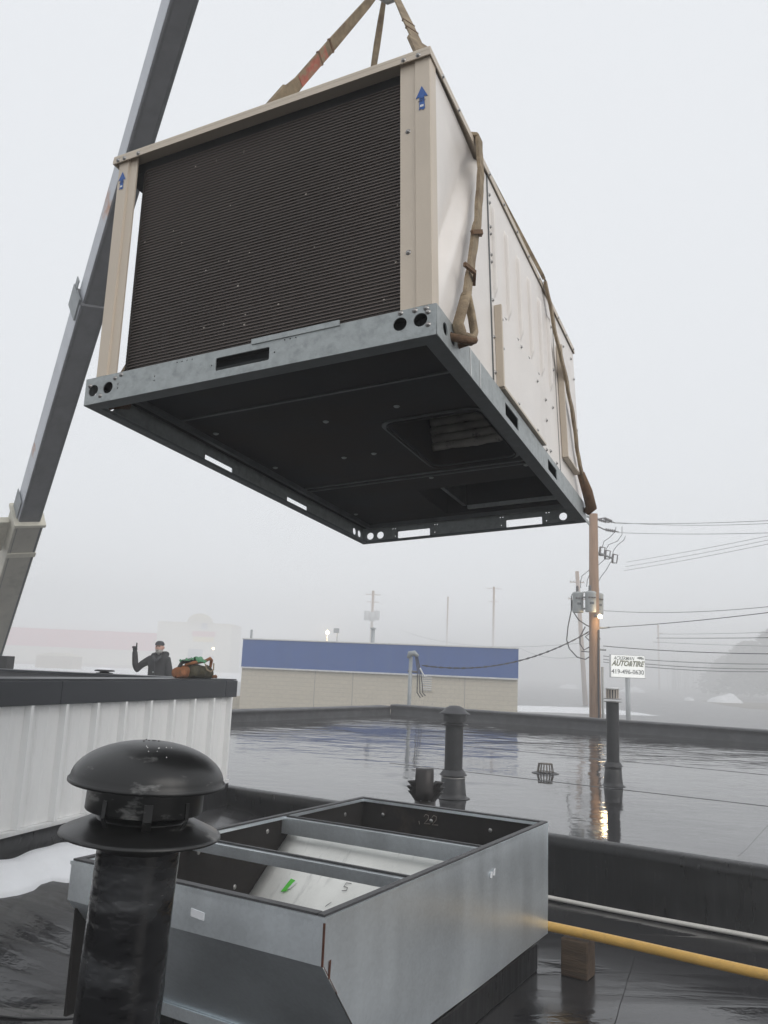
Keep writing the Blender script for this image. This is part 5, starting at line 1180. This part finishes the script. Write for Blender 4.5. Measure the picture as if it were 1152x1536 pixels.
# ------------------------------------------------------------------ the shop sign
SY = 56.0
s0 = at(941, 1000, SY); sg = empty('shop_sign', 'white rectangular auto and tire sign on a grey post', 'sign', (s0.x, s0.y, gz(0, SY)))
TLs, TRs, BLs = at(914.5, 981, SY), at(969, 983, SY), at(914.5, 1016, SY); sw = (TRs - TLs).length; sh = (TLs - BLs).length
ct_ = (at(914.5, 981, SY) + at(969.5, 1018.5, SY)) / 2; rel = ct_ - sg.location
SM = frame(rel, (1, .12, 0.0), (0, 0, 1), (.12, -1, 0))
SM = frame(rel, Vector((1, .12, 0)).normalized(), Vector((0, 0, 1)), Vector((.12, -1, 0)).normalized())
sface = mat('white_sign_face', (.85, .85, .82), .4, 0, .03, em=(.95, .97, .92), ems=.55); sfr = mat('pale_sign_frame', (.55, .56, .56), .5, .2)
mb = MB(); mb.box(-sw / 2, sw / 2, -sh / 2, sh / 2, -.22, .0, M=SM); mb.build('cabinet', sfr, sg, bevel=.02)
mb = MB(); mb.box(-sw / 2 + .05, sw / 2 - .05, -sh / 2 + .05, sh / 2 - .05, .001, .008, M=SM); mb.build('sign_face', sface, sg)
letg = mat('olive_grey_lettering', (.05, .06, .045), .6); letd = mat('dark_grey_lettering', (.045, .05, .055), .6); halo = mat('pale_yellow_outline', (.62, .60, .38), .6)
def put(txt, size, cx_, cy_, m, shear, bold, z, sx=1.0):
    me = text_mesh('lettering', txt, size, m, .002, shear, bold); me.transform(SM @ Matrix.Translation((cx_, cy_, z)) @ Matrix.Diagonal((sx, 1, 1, 1))); link('lettering', me, sg)
put('ACKERMAN', .34, -.30, .42, letg, .35, .006, .012, .80)
put('AUTO&TIRE', .49, -.03, .03, halo, .35, .028, .0095, .84)
put('AUTO&TIRE', .49, -.03, .03, letg, .35, .006, .016, .84)
put('419-496-0630', .42, -.02, -.50, letd, 0, .009, .012, .97)
# swooping wheel emblem beside the name
em_ = MB()
for k in range(3):
    r0 = .20 - .055 * k; vs = []
    for j in range(11):
        a_ = radians(150 - 15 * j * .95); vs += [((.62) + r0 * cos(a_) * 1.25, .36 + r0 * sin(a_) * .9, .012 + .001 * k), ((.62) + (r0 - .035) * cos(a_) * 1.25, .355 + (r0 - .045) * sin(a_) * .9, .012 + .001 * k)]
    em_.add(vs, [(2 * j, 2 * j + 2, 2 * j + 3, 2 * j + 1) for j in range(10)], False, M=SM @ Matrix.Translation((.16, .06, 0)) @ Matrix.Scale(1.15, 4))
em_.build('emblem', letg, sg)
mb = MB(); mb.tube([(rel.x + .0, rel.y + .1, 0), (rel.x, rel.y + .1, rel.z - sh / 2)], .16, 12); mb.build('sign_post', steel_grey, sg)

# ------------------------------------------------------------------ far buildings
FY = 320
pinkm = mat('faded_red_roof', (.55, .06, .09), .8); cream = mat('cream_render', (.60, .55, .42), .9); stone = mat('tan_stone_base', (.40, .33, .24), .9)
def bxp(px0, py0, px1, py1, Y, dep, z0=None):
    a = at(px0, py0, Y); b_ = at(px1, py1, Y); return (a.x, b_.x, 0, dep, b_.z if z0 is None else z0, a.z)
g0 = gz(0, FY)
pbld = empty('store_building', 'long low store with a faded red roof, lost in fog at left', 'building', (at(125, 1000, FY).x, FY, g0))
def lb(nm, m, par, org, px0, py0, px1, py1, dy0, dy1, ztop=None, zbot=None):
    a = at(px0, 1000, FY); b_ = at(px1, 1000, FY); z1 = (a.z if ztop is None else ztop) - org.z; z0 = (b_.z if zbot is None else zbot) - org.z
    return MB().box(a.x - org.x, b_.x - org.x, dy0, dy1, z0, z1).build(nm, m, par)
og = pbld.location
zr1, zr0 = at(120, 945, FY).z, at(120, 972, FY).z
lb('roof_fascia', pinkm, pbld, og, -60, 0, 235, 0, -.6, 30, zr1, zr0)
lb('front_wall', cream, pbld, og, -60, 0, 235, 0, .2, 29, zr0 - .002, g0 + 1.2); lb('stone_base', stone, pbld, og, -60, 0, 235, 0, .1, 29, g0 + 1.198, g0)
shp = empty('arched_shop', 'cream shop with an arched parapet and red and yellow sign in the fog', 'building', (at(288, 1000, FY).x, FY - 2, g0)); og = shp.location
za = at(290, 934, FY).z
lb('front_wall', cream, shp, og, 233, 0, 345, 0, 0, 22, za, g0)
ac = at(302, 934, FY); rr = (at(322, 934, FY).x - at(284, 934, FY).x) / 2
mb = MB(); pts = [(rr * cos(pi * k / 16), rr * .72 * sin(pi * k / 16)) for k in range(17)]; mb.prism(pts, -.3, .8, M=frame((ac.x - og.x, 0, za - og.z), (1, 0, 0), (0, 0, 1), (0, -1, 0))); mb.build('arched_parapet', cream, shp)
redm = mat('red_sign', (.50, .07, .05), .7); yelm = mat('yellow_sign', (.68, .50, .08), .7); grey_em = mat('grey_emblem', (.30, .28, .30), .8); doorm = mat('dark_glass_door', (.06, .06, .07), .3)
lb('red_sign_board', redm, shp, og, 286, 0, 321, 0, -.5, -.31, at(300, 947, FY).z, at(300, 955, FY).z)
lb('yellow_sign_board', yelm, shp, og, 288, 0, 319, 0, -.5, -.31, at(300, 955.5, FY).z, at(300, 963, FY).z)
lb('emblem_panel', grey_em, shp, og, 299, 0, 308, 0, -.5, -.82 + .45, at(300, 932, FY).z, at(300, 944, FY).z)
lb('entrance', doorm, shp, og, 282, 0, 304, 0, -.1, -.001, at(300, 974, FY).z, g0); lb('window', doorm, shp, og, 314, 0, 321, 0, -.1, -.001, at(300, 983, FY).z, g0 + 1)
shd = empty('shed', 'pale gabled outbuilding in front of the long red-roofed store', 'shed', (at(80, 1000, 240).x, 240, gz(0, 240)))
wS = (at(107, 1000, 240).x - at(52, 1000, 240).x) / 2; hS = at(80, 984, 240).z - gz(0, 240)
MB().box(-wS, wS, 0, 8, 0, hS).build('walls', stone, shd); MB().prism([(-wS * 1.08, 0), (wS * 1.08, 0), (wS * .3, 1.0), (-wS * .3, 1.0)], -8.2, .3, M=frame((0, 0, hS + .002), (1, 0, 0), (0, 0, 1), (0, -1, 0))).build('roof', cream, shd)

# ------------------------------------------------------------------ dark evergreens and bare brush at right
leafm = mat('dark_evergreen_needles', (.045, .055, .04), .9, 0, .35, 2)
bark = mat('dark_bark', (.06, .05, .04), .9)
def conifer(label, px, Y, top, wpx, seed, n=5200):
    random.seed(seed); t = at(px, top, Y); zb_ = gz(0, Y); h = t.z - zb_; e = empty('evergreen_tree', label, 'tree', (t.x, Y, zb_), group='evergreens at the edge of the lot'); R0 = wpx / FPX * Y
    MB().tube([(0, 0, 0), (0, 0, h * .95)], [.22, .03], 8).build('trunk', bark, e)
    mb = MB()
    for k in range(n):
        u = random.random() ** .8; z = h * (.06 + .94 * u); rmax = R0 * (1 - u) ** .6 * (.72 + .45 * noise.noise(Vector((z * 1.1, k % 7, seed)))) + .1
        a = random.uniform(0, 2 * pi); r = rmax * sqrt(random.random()) * 1.0; lump = noise.noise(Vector((cos(a) * 1.6, sin(a) * 1.6, z * .9 + seed))); r *= 1 + .35 * lump
        c = Vector((r * cos(a), r * sin(a), z)); s_ = random.uniform(.12, .30) * Y / 60
        d1 = Vector((cos(a) + random.uniform(-.5, .5), sin(a) + random.uniform(-.5, .5), random.uniform(-.5, .1))).normalized() * s_; d2 = Vector((random.uniform(-1, 1), random.uniform(-1, 1), random.uniform(-.5, .5))).normalized() * s_ * .5
        mb.add([c, c + d1 + d2, c + d1 * 1.6, c + d1 - d2], [(0, 1, 2, 3)])
    o = mb.build('crown', leafm, e); o['kind'] = 'stuff'
conifer('tall dark evergreen leftmost at the right edge of the picture', 1122, 250, 962, 62, 31)
conifer('tallest dark evergreen cut by the right edge of the picture', 1168, 235, 938, 90, 32, 6500)
conifer('low bushy evergreen beyond the snow piles', 1092, 290, 985, 60, 33, 3000)
def brush(label, px0, px1, Y, h, seed):
    random.seed(seed); a = at(px0, 1000, Y); b_ = at(px1, 1000, Y); e = empty('bare_trees', label, 'trees', ((a.x + b_.x) / 2, Y, gz(0, Y))); mb = MB()
    for k in range(90):
        x = random.uniform(a.x, b_.x) - e.location.x; y = random.uniform(-5, 5); hh = h * random.uniform(.5, 1); p = [Vector((x, y, 0))]
        for j in range(4): p.append(p[-1] + Vector((random.uniform(-.5, .5), random.uniform(-.4, .4), hh / 4)))
        mb.tube(p, [.14, .1, .07, .04, .02], 4, smooth=False)
        for j in range(6):
            q = p[random.randint(1, 3)]; d = Vector((random.uniform(-1, 1), random.uniform(-.6, .6), random.uniform(.3, 1))) * hh * .22; mb.tube([q, q + d * .6, q + d], [.05, .03, .01], 3, smooth=False)
    o = mb.build('branches', bark, e); o['kind'] = 'stuff'
brush('hazy bare trees on the skyline between sign and evergreen', 1000, 1100, 380, 20, 41)

# ------------------------------------------------------------------ fog
hz = MB().box(-505, 505, -32, 624, -5.6, 12.5)
hm = bpy.data.materials.new('fog'); hm.use_nodes = True; n_ = hm.node_tree; n_.nodes.remove(n_.nodes['Principled BSDF'])
pv = n_.nodes.new('ShaderNodeVolumePrincipled'); pv.inputs['Density'].default_value = .0066; pv.inputs['Color'].default_value = (.985, .985, .985, 1); pv.inputs['Anisotropy'].default_value = .1
n_.links.new(pv.outputs[0], n_.nodes['Material Output'].inputs['Volume'])
tag(hz.build('haze', hm), kind='stuff')
